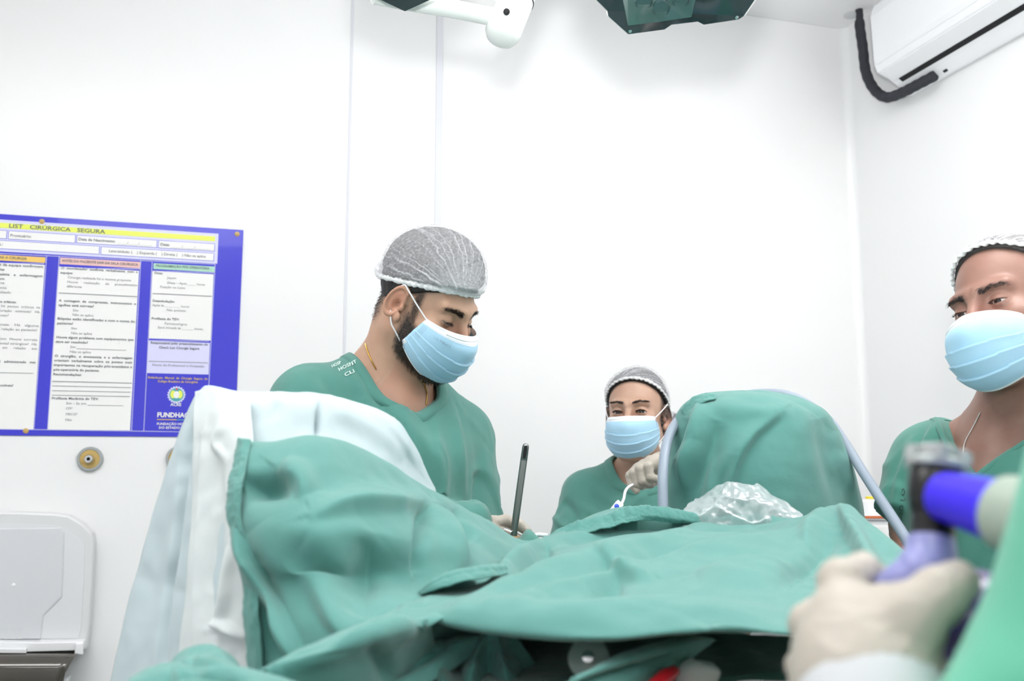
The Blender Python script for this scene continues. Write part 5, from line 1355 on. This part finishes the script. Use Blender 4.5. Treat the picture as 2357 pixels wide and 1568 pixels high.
# ------------------------------------------------------------------ air conditioner
ac = empty('air_conditioner', tuple(RP(.75, 2.53, 0)), 'white wall-mounted split air conditioner in the top right corner', 'air conditioner')
def rprism(prof, s0, s1, mat, name, bevel=.003):
    m_ = MB(); m_.prism([RP(s0, z, n) for n, z in prof], WN * (s1 - s0)); return m_.build(name, mat, ac, bevel=bevel)
rprism([(0.001, 2.534), (.02, 2.532), (.05, 2.557), (.09, 2.583), (.138, 2.602), (.148, 2.632), (.152, 2.80), (.138, 2.84), (.001, 2.85)], .335, 1.22, M['white_plastic'], 'housing', .006)
rprism([(.146, 2.622), (.156, 2.640), (.160, 2.79), (.146, 2.83), (.140, 2.83)], .348, 1.21, M['white_plastic'], 'front_panel', .004)
rprism([(.066, 2.5650), (.080, 2.5735), (.079, 2.5765), (.065, 2.568)], .372, 1.19, M['slot'], 'air_slot', 0)
rprism([(.084, 2.5745), (.134, 2.5965), (.132, 2.6005), (.082, 2.5785)], .355, 1.20, M['white_plastic'], 'louvre', .001)
rprism([(.030, 2.5365), (.036, 2.541), (.034, 2.545), (.028, 2.540)], .52, .535, M['slot'], 'drain_mark', 0)
hs = empty('insulated_pipe', tuple(RP(.06, CEIL, .05)), 'dark grey foam-insulated pipe bent from the ceiling to the air conditioner', 'pipe')
def rw(px, py, n):
    r = np.array(ray(px, py)); o = np.array([0, 0, H]); t = np.dot(CORNER + n * WL - o, WL) / np.dot(r, WL); return o + t * r
pp = [RP(.105, CEIL + .03, .045)] + [rw(x, y, .045) for x, y in ((1977, 22), (1979, 60), (1986, 110), (1993, 165), (2012, 205), (2040, 224), (2075, 214), (2110, 196), (2150, 175))]
pp = smooth_poly(pp, 8); m_ = MB()
m_.tube(pp, [(.0125 if i < 14 else .0175) * (1 + .05 * math.sin(i * 1.7)) for i in range(len(pp))], 16); m_.build('foam_sleeve', M['foam'], hs, smooth=True)
m_ = MB(); m_.lathe(RP(.105, CEIL - .001, .045) , (0, 0, -1), [(.03, 0), (.026, .002), (.016, .003)], 20); m_.build('ceiling_collar', M['grey_plastic'], hs, smooth=True)

# ------------------------------------------------------------------ surgical lamp
lamp = empty('surgical_lamp', tuple(P(1200, 0, 1.6)), 'white surgical lamp arm with dark glass petals at the top of the picture', 'surgical lamp')
J0, J1 = P(1156, 78, 1.60), P(1245, -140, 1.66)
axj = (J1 - J0) / np.linalg.norm(J1 - J0)
m_ = MB(); m_.lathe(J0, axj, [(.0, -.018), (.018, -.0165), (.028, -.010), (.033, 0), (.034, .01), (.034, np.linalg.norm(J1 - J0))], 40); m_.build('joint_cylinder', M['lamp_white'], lamp, smooth=True)
m_ = MB(); m_.lathe(J0 + axj * .083, axj, [(.0345, 0), (.0352, .001), (.0352, .0025), (.0345, .0035)], 40); m_.build('joint_seam', M['slot'], lamp, smooth=True)
c = P(1166, 27, 1.565); m_ = MB(); m_.lathe(c, -np.array(ray(1166, 27)), [(.006, -.012), (.006, .0), (.003, .001)], 16); m_.build('set_screw', M['slot'], lamp, smooth=True)
m_ = MB(); m_.tube([P(1150, 42, 1.605), P(1040, 20, 1.57), P(930, 2, 1.54), P(860, -12, 1.51)], .0165, 24); m_.build('side_arm', M['lamp_white'], lamp, smooth=True)
m_ = MB(); m_.tube([J1 - axj * .02, J1 + np.array([.02, .05, .10]), P(1420, -420, 1.75), P(1450, -700, 1.8), [P(1450, -700, 1.8)[0], 1.8, CEIL]], .032, 24); m_.build('ceiling_arm', M['lamp_white'], lamp, smooth=True)
m_ = MB(); m_.tube([J1 - axj * .05, P(1400, -160, 1.58), P(1550, -190, 1.55)], .02, 20); m_.build('side_arm', M['lamp_white'], lamp, smooth=True)
def petal(pts, d, slope, name, mat, thick, parent, lift=0.0):
    """glass petal: outline in a plane that rises away from the picture's lower edge"""
    q = [P(x, y, d + slope * (80 - y) / 1000.0) for x, y in pts]; q = [p + np.array([0, 0, lift]) for p in q]
    m_ = MB(); m_.prism(q, np.array([0, .4, 1.0]) * thick); return m_.build(name, mat, parent, bevel=.0015)
big = [(1330, -60), (1372, 0), (1398, 26), (1400, 38), (1447, 80), (1530, 69), (1546, 58), (1606, 51), (1620, 58), (1700, 46), (1712, 38), (1738, 0), (1790, -110), (1770, -330), (1640, -420), (1450, -400), (1330, -260)]
hd = petal(big, 1.42, -.30, 'petal', M['lamp_dark'], .035, lamp)
frm = [(1540 + (x - 1540) * 1.022, -150 + (y + 150) * 1.022) for x, y in big]
petal(frm, 1.428, -.30, 'petal_frame', M['lamp_white'], .028, lamp, .004)
petal([(1425, -40), (1445, 60), (1540, 48), (1592, 40), (1610, -40), (1600, -200), (1440, -200)], 1.4185, -.30, 'lamp_inner_plate', M['lamp_mid'], .002, hd)
for x, y in ((1482, 2), (1522, 18), (1568, -2), (1500, -60), (1550, -70), (1460, -55)):
    c = P(x, y, 1.4165 - .30 * (80 - y) / 1000.0); m_ = MB(); m_.lathe(c, (0, -.55, -.83), [(.0145, 0), (.0145, .003), (.0125, .0035), (.012, .001), (.004, .0015)], 24); m_.build('led_lens', M['lens'], hd, smooth=True)
for x, y in ((1450, 72), (1696, 40)):
    c = P(x, y, 1.4175 - .30 * (80 - y) / 1000.0); m_ = MB(); m_.lathe(c, (0, -.55, -.83), [(.003, 0), (.003, .001), (.001, .0015)], 12); m_.build('screw', M['chrome'], hd, smooth=True)
small = [(790, -40), (870, -2), (932, 27), (1000, -4), (1080, -60), (1060, -300), (960, -380), (820, -340)]
hd2 = petal(small, 1.50, -.30, 'petal', M['lamp_dark'], .035, lamp)
petal([(935 + (x - 935) * 1.03, -150 + (y + 150) * 1.03) for x, y in small], 1.508, -.30, 'petal_frame', M['lamp_white'], .028, lamp, .004)

# ------------------------------------------------------------------ hands of the surgeon and the woman, their tools
W1 = P(1062, 1222, 1.50)
def F_(pts, r): return [(P(*p), q) for p, q in zip(pts, r)]
glove('glove', [(P(1040, 1232, 1.50), P(1100, 1212, 1.50), .026, .024), (P(1090, 1212, 1.505), P(1128, 1207, 1.51), .022, .013), (P(1095, 1222, 1.49), P(1130, 1226, 1.49), .02, .012)],
      [F_([(1118, 1207, 1.51), (1163, 1199, 1.515), (1195, 1209, 1.515), (1214, 1224, 1.512)], (.0115, .0098, .0092, .0078)),
       F_([(1125, 1222, 1.50), (1165, 1226, 1.515), (1192, 1243, 1.515), (1180, 1262, 1.50)], (.0105, .0095, .009, .008)),
       F_([(1120, 1240, 1.50), (1150, 1252, 1.51), (1172, 1272, 1.51), (1160, 1286, 1.50)], (.010, .009, .0085, .008)),
       F_([(1105, 1216, 1.485), (1135, 1232, 1.475), (1160, 1243, 1.480), (1174, 1249, 1.487)], (.012, .0105, .0095, .008))], A['root'])
rod = empty('surgical_rod', tuple(P(1181, 1236, 1.49)), 'slim dark steel rod with slotted tip held upright in the gloved hand', 'instrument')
R0, R1 = P(1180, 1245, 1.49), P(1211, 1021, 1.49); ra = (R1 - R0) / np.linalg.norm(R1 - R0); rl = np.linalg.norm(R1 - R0)
m_ = MB(); m_.lathe(R0, ra, [(.0057, -.03), (.0057, rl * .82), (.0054, rl * .825), (.0057, rl * .83), (.0055, rl * .96), (.0047, rl * .985), (.0028, rl * .998), (.0005, rl)], 28); m_.build('shaft', M['steel'], rod, smooth=True)
tov = np.array([0, -1, 0.]); tov = tov - ra * np.dot(tov, ra); tov /= np.linalg.norm(tov); sd = np.cross(ra, tov)
m_ = MB(); prof = []
for k in range(24):
    a = 2 * math.pi * k / 24; y_ = math.cos(a) * .0030; x_ = math.sin(a) * (.012 if True else 0)
    x_ = np.clip(math.sin(a) * 1.6, -1, 1) * .0105
    prof.append(R0 + ra * (rl * .91 + x_) + sd * y_ + tov * .0047)
m_.prism(prof, tov * .0012); m_.build('tip_slot', M['slot'], rod)
m_ = MB(); m_.lathe(R0 + ra * rl * .972, tov, [(.0022, .002), (.0022, .0052), (.001, .0056)], 14); m_.build('tip_bead', M['chrome'], rod, smooth=True)
m_ = MB(); m_.lathe(R0 + ra * -.012, ra, [(.0125, 0), (.0128, .003), (.0128, .016), (.010, .02)], 8); m_.build('collar', M['tan'], rod, bevel=.001)
m_ = MB(); m_.tube([P(1150, 1228, 1.49), P(1163, 1219, 1.487), P(1178, 1226, 1.482)], .003, 10); m_.build('side_port', M['chrome'], rod, smooth=True)
sm = empty('small_syringe', tuple(P(1235, 1232, 1.52)), 'small white plastic piece lying at the edge of the green drape', 'instrument')
m_ = MB(); m_.tube([P(1222, 1236, 1.47), P(1240, 1231, 1.47), P(1262, 1233, 1.46)], [.003, .0035, .003], 12); m_.build('barrel', M['white_plastic'], sm, smooth=True)

glove('glove', [(P(1560, 1082, 2.15), P(1520, 1070, 2.13), .027, .028), (P(1525, 1064, 2.12), P(1500, 1066, 2.10), .022, .018), (P(1520, 1078, 2.13), P(1472, 1080, 2.11), .024, .014), (P(1530, 1092, 2.13), P(1500, 1098, 2.13), .02, .016)],
      [F_([(1510, 1060, 2.095), (1492, 1074, 2.085), (1497, 1098, 2.083), (1510, 1103, 2.09)], (.0125, .0105, .0098, .009)),
       F_([(1495, 1064, 2.10), (1473, 1079, 2.09), (1478, 1106, 2.088), (1492, 1112, 2.095)], (.0125, .0105, .0098, .009)),
       F_([(1480, 1070, 2.105), (1459, 1088, 2.10), (1466, 1114, 2.098), (1478, 1119, 2.105)], (.012, .0102, .0095, .009)),
       F_([(1468, 1078, 2.11), (1449, 1094, 2.11), (1453, 1116, 2.105), (1465, 1130, 2.10)], (.0115, .0092, .0085, .0075)),
       F_([(1520, 1098, 2.12), (1498, 1113, 2.115), (1476, 1117, 2.115)], (.013, .0105, .0085))], B['root'], step=.0018)
cb = empty('cannula_line', tuple(P(1425, 1170, 2.05)), 'thin white line with a blue-buttoned clip hanging from the gloved fist', 'medical line')
m_ = MB(); m_.tube(smooth_poly([P(1472, 1112, 2.11), P(1452, 1118, 2.09), P(1440, 1130, 2.08), P(1436, 1148, 2.06), P(1429, 1164, 2.05)], 6), .0032, 10); m_.build('line', M['white_plastic'], cb, smooth=True)
ca, cz_ = P(1427, 1158, 2.05), P(1404, 1188, 2.03); ax_ = (cz_ - ca); ln = np.linalg.norm(ax_); ax_ /= ln
sx_ = np.cross(ax_, [0, 1, 0]); sx_ /= np.linalg.norm(sx_); sy_ = np.cross(ax_, sx_)
m_ = MB(); m_.frame(ca + ax_ * ln / 2, ax_ * ln / 2, sx_ * .0085, sy_ * .006); m_.build('clip', M['white_plastic'], cb, bevel=.001)
fr = sy_ if sy_[1] < 0 else -sy_
m_ = MB(); m_.lathe(ca + ax_ * ln * .38 + fr * .0055 - sx_ * .002, fr, [(.0058, 0), (.0055, .002), (.003, .003)], 20); m_.build('button', plain('blue_button', (.01, .06, .62), .35), cb, smooth=True)
ear = to_world(np.array([[.084, -.012, -.046]]) * B['sc'], B['hc'], B['Rh'])[0]
m_ = MB(); m_.lathe(ear - np.array([0, .003, 0]), (0, -1, 0), [(.0035, 0), (.003, .0025), (.001, .0035)], 14); m_.build('earring', M['gold'], B['root'], smooth=True)

# ------------------------------------------------------------------ grey hose around the knee, plastic film
hz = empty('suction_hose', tuple(P(1527, 1230, 1.66)), 'grey-blue flexible hose looped over the draped knee', 'hose')
hp = [P(1530, 1260, 1.44), P(1526, 1160, 1.46), P(1526, 1090, 1.48), P(1534, 1025, 1.52), P(1556, 975, 1.58), P(1600, 935, 1.68), P(1660, 918, 1.74), P(1740, 906, 1.745), P(1800, 907, 1.72), P(1850, 925, 1.70), P(1905, 965, 1.66), P(1940, 1012, 1.60), P(1985, 1085, 1.53), P(2040, 1170, 1.44), P(2090, 1248, 1.36), P(2140, 1330, 1.28)]
m_ = MB(); m_.tube(smooth_poly(hp, 8), .0082, 18); m_.build('hose_wall', M['tube'], hz, smooth=True)
fm = empty('plastic_film', tuple(P(1700, 1190, 1.42)), 'crumpled clear plastic film on the drape in front of the knee', 'plastic film')
fg = [[(1575, 1215, 1.46), (1640, 1210, 1.47), (1700, 1205, 1.47), (1760, 1205, 1.46), (1835, 1210, 1.45)],
      [(1590, 1160, 1.455), (1640, 1128, 1.46), (1690, 1119, 1.455), (1755, 1126, 1.45), (1825, 1170, 1.44)],
      [(1570, 1178, 1.43), (1640, 1150, 1.42), (1695, 1142, 1.415), (1755, 1150, 1.415), (1842, 1180, 1.42)],
      [(1562, 1192, 1.42), (1640, 1185, 1.40), (1700, 1180, 1.395), (1760, 1186, 1.395), (1850, 1196, 1.405)],
      [(1570, 1210, 1.42), (1640, 1215, 1.395), (1700, 1215, 1.39), (1760, 1215, 1.39), (1850, 1212, 1.40)]]
Mf, N_, L_, b_ = new_mat('clear_film'); M['film'] = Mf
gl = N_.new('ShaderNodeBsdfGlossy'); gl.inputs['Roughness'].default_value = .22; tr = N_.new('ShaderNodeBsdfTransparent'); tr.inputs['Color'].default_value = (.90, .95, .96, 1)
di = N_.new('ShaderNodeBsdfDiffuse'); di.inputs['Color'].default_value = (.75, .82, .84, 1)
lw = N_.new('ShaderNodeLayerWeight'); lw.inputs['Blend'].default_value = .35
m1 = N_.new('ShaderNodeMixShader'); L_.new(lw.outputs['Facing'], m1.inputs[0]); L_.new(tr.outputs[0], m1.inputs[1]); L_.new(gl.outputs[0], m1.inputs[2])
m2 = N_.new('ShaderNodeMixShader'); m2.inputs[0].default_value = .30; L_.new(m1.outputs[0], m2.inputs[1]); L_.new(di.outputs[0], m2.inputs[2]); L_.new(m2.outputs[0], N_['Material Output'].inputs['Surface'])
G = bicubic([[P(*q) for q in r] for r in fg], 90, 60); Vv = G.reshape(-1, 3); Vv = Vv + (ridges(Vv, .012, 30, 2.0) + wobble(Vv, .006, 60, 3.0) + wobble(Vv, .003, 150, 3.0))[:, None] * np.array([0, -.35, .6])
link('film_sheet', mesh_np('film_sheet', Vv, grid_faces(60, 90)), M['film'], fm, smooth=False)

# ------------------------------------------------------------------ supplies seen between the knee and the right-hand man
def bottle(px, py0, py1, d, r, capm, name, label, cat):
    a, b = P(px, py1, d), P(px, py0, d); h = b[2] - a[2]
    e = empty(name, tuple(a), label, cat)
    m_ = MB(); m_.lathe(a, (0, 0, 1), [(r, 0), (r, h * .7), (r * .95, h * .76), (r * .42, h * .86), (r * .40, h * .88)], 28); m_.build('bottle_body', M['white_plastic'], e, smooth=True)
    m_ = MB(); m_.lathe(a + np.array([0, 0, h * .875]), (0, 0, 1), [(r * .46, 0), (r * .46, h * .12), (r * .40, h * .125)], 24); m_.build('screw_cap', capm, e, smooth=True)
bx = empty('supply_trolley', tuple(P(2010, 1300, 2.7) * [1, 1, 0]), 'small white trolley with orange edge strip behind the draped knee', 'trolley')
t0 = P(2000, 1186, 2.75)
m_ = MB(); m_.box((t0[0] - .30, t0[1] - .02, t0[2] - .014), (t0[0] + .22, t0[1] + .34, t0[2])); m_.build('top_tray', M['white_plastic'], bx, bevel=.003)
m_ = MB(); m_.box((t0[0] - .30, t0[1] - .024, t0[2] - .008), (t0[0] + .22, t0[1] - .0205, t0[2] - .001)); m_.build('edge_strip', plain('orange_strip', (.62, .16, .05), .4), bx)
m_ = MB(); m_.box((t0[0] - .29, t0[1] - .01, t0[2] - .40), (t0[0] + .21, t0[1] + .33, t0[2] - .015)); m_.build('drawer_body', M['white_plastic'], bx, bevel=.004)
for k in range(2):
    m_ = MB(); m_.box((t0[0] - .28, t0[1] - .022, t0[2] - .20 - k * .19), (t0[0] + .20, t0[1] - .0105, t0[2] - .03 - k * .19)); dr = m_.build('drawer', M['paper'], bx, bevel=.003)
    m_ = MB(); m_.box((t0[0] - .08, t0[1] - .036, t0[2] - .10 - k * .19), (t0[0] + .04, t0[1] - .0225, t0[2] - .085 - k * .19)); m_.build('handle', M['grey_plastic'], dr, bevel=.002)
for sx in (-.26, .18):
    for sy in (.02, .30):
        m_ = MB(); m_.tube([(t0[0] + sx, t0[1] + sy, t0[2] - .39), (t0[0] + sx, t0[1] + sy, .03)], .012, 12); m_.tube([(t0[0] + sx - .01, t0[1] + sy, .025), (t0[0] + sx + .01, t0[1] + sy, .025)], .024, 16); m_.build('leg', M['chrome'], bx, smooth=True)
bottle(2005, 1143, 1184, 2.80, .030, plain('yellow_cap', (.90, .72, .03), .4), 'saline_bottle', 'white plastic bottle with a yellow cap behind the grey hose', 'bottle')

# ------------------------------------------------------------------ operating table and patient under the drapes
tb = empty('operating_table', (.12, .98, 0), 'operating table mostly hidden under the green drapes', 'table')
m_ = MB(); m_.box((-.16, .55, H - .40), (.40, 1.30, H - .345)); m_.build('mattress', M['black'], tb, bevel=.02)
m_ = MB(); m_.box((-.17, .54, H - .44), (.41, 1.31, H - .401)); m_.build('frame', M['chrome'], tb, bevel=.004)
m_ = MB(); m_.box((.02, .85, .10), (.22, 1.10, H - .441)); m_.build('column', M['grey_plastic'], tb, bevel=.02)
m_ = MB(); m_.box((-.16, .60, 0), (.40, 1.25, .099)); m_.build('base', M['grey_plastic'], tb, bevel=.02)
pat = empty('person', (.13, .9, H - .34), 'patient lying under the green drapes with a breathing mask held to the face', 'person')
hp_ = np.array([.205, .50, H - .225])
def patient(x, y, z):
    d = ell(x, y, z, (.205, .515, H - .255), (.072, .085, .095))
    d = smin(d, ell(x, y, z, (.19, .50, H - .20), (.030, .035, .045)), .02)
    d = smin(d, caps(x, y, z, (.19, .60, H - .28), (.16, .70, H - .29), .05, .06), .03)
    d = smin(d, ell(x, y, z, (.15, .87, H - .285), (.165, .22, .062)), .05)
    d = smin(d, ell(x, y, z, (.09, 1.12, H - .28), (.15, .16, .065)), .05)
    d = smin(d, caps(x, y, z, (.0, .74, H - .30), (-.09, .95, H - .32), .040, .035), .03)
    d = smin(d, caps(x, y, z, (.30, .74, H - .285), (.36, .98, H - .31), .045, .035), .03)
    d = smin(d, caps(x, y, z, (.02, 1.22, H - .27), (-.14, 1.27, H - .17), .06, .05), .04)
    d = smin(d, caps(x, y, z, (-.14, 1.27, H - .17), (-.26, 1.25, H - .015), .05, .045), .03)
    d = smin(d, caps(x, y, z, (.18, 1.22, H - .27), (.40, 1.58, H - .20), .06, .05), .04)
    d = smin(d, caps(x, y, z, (.40, 1.58, H - .20), (.44, 1.66, H + .02), .05, .045), .03)
    return d
Vp, Fp = nets(patient, axes((-.38, .38, H - .40), (.54, 1.78, H + .10), .011))
link('body', mesh_np('body', Vp, Fp), M['skin_p'], pat)
# electrode, cable ends and tape below the drape
el_ = empty('chest_electrode', tuple(P(1352, 1515, .86)), 'clear round electrode pad under the edge of the patient drape', 'electrode')
nrm = -np.array(ray(1352, 1515)) + np.array([-.2, 0, .3]); nrm /= np.linalg.norm(nrm)
m_ = MB(); m_.lathe(P(1355, 1515, .84), nrm, [(.0185, 0), (.0185, .0015), (.016, .0025), (.009, .0028)], 32); m_.build('pad', plain('electrode_film', (.30, .42, .38), .3, trans=.5), el_, smooth=True)
m_ = MB(); m_.lathe(P(1355, 1515, .84) + nrm * .0025, nrm, [(.006, 0), (.005, .002), (.002, .003)], 20); m_.build('stud', M['chrome'], el_, smooth=True)
ct = empty('cable_connector', tuple(P(1545, 1556, .83)), 'red cable connector at the bottom edge below the drape', 'connector')
m_ = MB(); m_.tube([P(1500, 1585, .80), P(1530, 1562, .82), P(1552, 1545, .84)], [.006, .0075, .005], 14); m_.build('plug', plain('red_plug', (.45, .01, .02), .35), ct, smooth=True)
tp = empty('gauze_pad', tuple(P(1605, 1556, .86)), 'crumpled white gauze beside the red connector', 'gauze')
Vt, Ft = nets(lambda x, y, z: ell(x, y, z, P(1605, 1552, .86), (.020, .016, .013)), axes(P(1605, 1552, .86) - .03, P(1605, 1552, .86) + .03, .003))
link('gauze', mesh_np('gauze', Vt + (wobble(Vt, .005, 120, 1))[:, None] * np.array([.5, -.5, .7]), Ft), M['white_nw'], tp)

# ------------------------------------------------------------------ anaesthetist's hand holding the breathing mask (foreground right)
Dd = person(dict(
    label='green-gowned person in the right foreground holding the breathing mask, only an arm in view', head=(.50, .33, H + .26), hrot=(157, 22, 0), scale=1.0,
    N=np.array([.455, .285, H + .09]), trot=(157, 0, 0), neck_r=.058, lids=(0, -20), gaze=(0, -1, -.3), jaw=1.0, skin='skin_c', hair='hair_a', scrub='gown', seed=15.0,
    hairmask=hm_c, hairreg=lambda x, y, z: np.minimum(.62 * y + .78 * z - .037, .2), strands=800, brow_n=400,
    t=dict(aR=(-.165, .01, -.05), long=True, bulk=1.0, loose=1.02, sr=.060, neck=dict(r=.092, v=-.052, slope=.55, back=.020, cy=-.012, band=.018)),
    world=dict(aL=P(2760, 1080, .42), eL=P(2500, 1900, .40), wL=P(2040, 1850, .448), eR=(.66, .46, H - .20), wR=(.50, .60, H - .17)),
    cap=dict(n=(0, .40, .91), c=.034, gap=.010, pole=(.1, -.9, .4), freq=12, fill=.006, puffs=[(0, 0, 1, .008, .9)]), mask=dict(seed=3), folds=[]))
an = Dd['root']
HD = .50
glove('glove', [(P(2010, 1680, .46), P(1985, 1540, .475), .030, .034), (P(1985, 1540, .475), P(1950, 1430, .485), .034, .016), (P(2010, 1540, .472), P(2060, 1450, .47), .032, .020), (P(1960, 1550, .478), P(1915, 1470, .49), .030, .014), (P(1950, 1580, .48), P(1905, 1530, .49), .028, .014), (P(1985, 1470, .48), P(2050, 1440, .475), .026, .018)],
      [F_([(1945, 1440, .487), (1936, 1340, .500), (1985, 1318, .53), (2030, 1345, .55)], (.0145, .0118, .0105, .009)),
       F_([(1925, 1475, .492), (1866, 1440, .515), (1890, 1415, .55), (1930, 1420, .57)], (.0140, .0115, .0105, .009)),
       F_([(1915, 1525, .492), (1858, 1538, .515), (1880, 1530, .555), (1920, 1520, .575)], (.0135, .0110, .010, .009)),
       F_([(1930, 1585, .49), (1880, 1605, .515), (1895, 1600, .55)], (.0125, .0105, .009)),
       F_([(2040, 1490, .472), (2100, 1420, .462), (2160, 1372, .462), (2203, 1338, .468)], (.0205, .0155, .0135, .0105))], an, step=.0022)
m_ = MB(); m_.tube([P(2010, 1800, .45), P(2000, 1600, .466), P(1996, 1552, .472)], [.036, .036, .0345], 32); m_.build('cuff', plain('grey_cuff', (.58, .60, .62), .7), an, smooth=True)
relaxed_hand((.50, .60, H - .17), (-.75, .5, -.25), (.2, .2, -1), an)
relaxed_hand(P(2115, 1420, 1.47), (.15, -.55, -.8), (-1, 0, .1), Cc['root'], .0035)
relaxed_hand((.80, 1.12, H - .35), (-.7, -.5, -.3), (.1, .1, -1), Cc['root'], .0035)
relaxed_hand((.20, 2.18, H - .36), (.5, -.8, -.2), (0, 0, -1), B['root'], .0035)
relaxed_hand((.03, 1.46, H - .16), (.55, -.8, -.15), (0, 0, -1), A['root'], .0035)

bm = empty('breathing_mask', tuple(P(2140, 1400, .50)), 'lavender breathing mask connector with black filter and clear cap held in the foreground', 'breathing mask')
M['lav'] = plain('lavender_plastic', (.36, .38, .74), .25, trans=.25, sss=.1); M['lav_dark'] = plain('purple_clear', (.30, .22, .55), .12, trans=.6); M['clear'] = plain('clear_plastic', (.80, .84, .84), .10, trans=.55)
K0, K1 = P(2142, 1300, .505), P(2155, 1080, .515); ka = (K1 - K0); kl = np.linalg.norm(ka); ka /= kl
m_ = MB(); m_.lathe(K0, ka, [(.0115, kl * .20), (.0115, kl * .50), (.0125, kl * .52), (.0135, kl * .62), (.0142, kl * .66), (.0142, kl * .93), (.012, kl * 1.0)], 36); m_.build('filter_body', M['black'], bm, smooth=True)
m_ = MB(); m_.lathe(K0, ka, [(.0165, kl * .985), (.0172, kl * 1.0), (.0172, kl * 1.05), (.0155, kl * 1.08), (.0125, kl * 1.09), (.0125, kl * 1.20), (.009, kl * 1.24)], 12); m_.build('clear_cap', M['clear'], bm, bevel=.001)
for k in range(5):
    a = k * 1.25; e1 = np.cross(ka, [0, 1, 0]); e1 /= np.linalg.norm(e1); e2 = np.cross(ka, e1)
    m_ = MB(); m_.lathe(K0 + ka * kl * 1.05 + (e1 * math.cos(a) + e2 * math.sin(a)) * .0135, ka, [(.0045, 0), (.0045, kl * .13), (.002, kl * .16)], 12); m_.build('cap_lug', M['clear'], bm, smooth=True)
m_ = MB(); m_.tube(smooth_poly([P(2142, 1240, .505), P(2140, 1285, .502), P(2118, 1325, .50), P(2060, 1352, .505), P(2000, 1378, .52)], 6), [.0125 - .00 * i for i in range(1)] * 0 + list(np.interp(np.arange(25), [0, 6, 12, 18, 24], [.0122, .0135, .0150, .0105, .0060])), 24); m_.build('elbow', M['lav'], bm, smooth=True)
md_c = P(2235, 1465, .53)
Vd, Fd = nets(lambda x, y, z: np.maximum(np.abs(ell(x, y, z, md_c, (.040, .042, .036))) - .0016, (md_c[2] - .012) - z), axes(md_c - .05, md_c + .05, .0016))
link('mask_dome', mesh_np('mask_dome', Vd, Fd), M['lav_dark'], bm)
m_ = MB(); rg = [md_c + np.array([.040 * math.cos(a), .042 * math.sin(a), -.014]) for a in np.linspace(0, 2 * math.pi, 41)]; m_.tube(rg, .008, 14, caps=False); m_.build('mask_cushion', M['clear'], bm, smooth=True)
bt = empty('breathing_tube', tuple(P(2340, 1190, .47)), 'bright blue breathing tube joined to the black filter from the right', 'tube')
T0, T1 = P(2168, 1142, .500), P(2345, 1188, .455); 
m_ = MB(); n_ = 26; rr = [.0125 + .0040 * i / n_ + (.0006 if i % 2 else 0) for i in range(n_ + 1)]; m_.tube([T0 + (T1 - T0) * i / n_ for i in range(n_ + 1)], rr, 32); m_.build('blue_tube', plain('ultramarine_tube', (.045, .02, .80), .35), bt, smooth=True)
ta = (T1 - T0) / np.linalg.norm(T1 - T0)
m_ = MB(); m_.lathe(T1 - ta * .008, ta, [(.013, -.002), (.0185, .0), (.0195, .006), (.0195, .05), (.017, .06)], 32); m_.build('end_fitting', plain('pale_fitting', (.36, .43, .36), .35), bt, smooth=True)
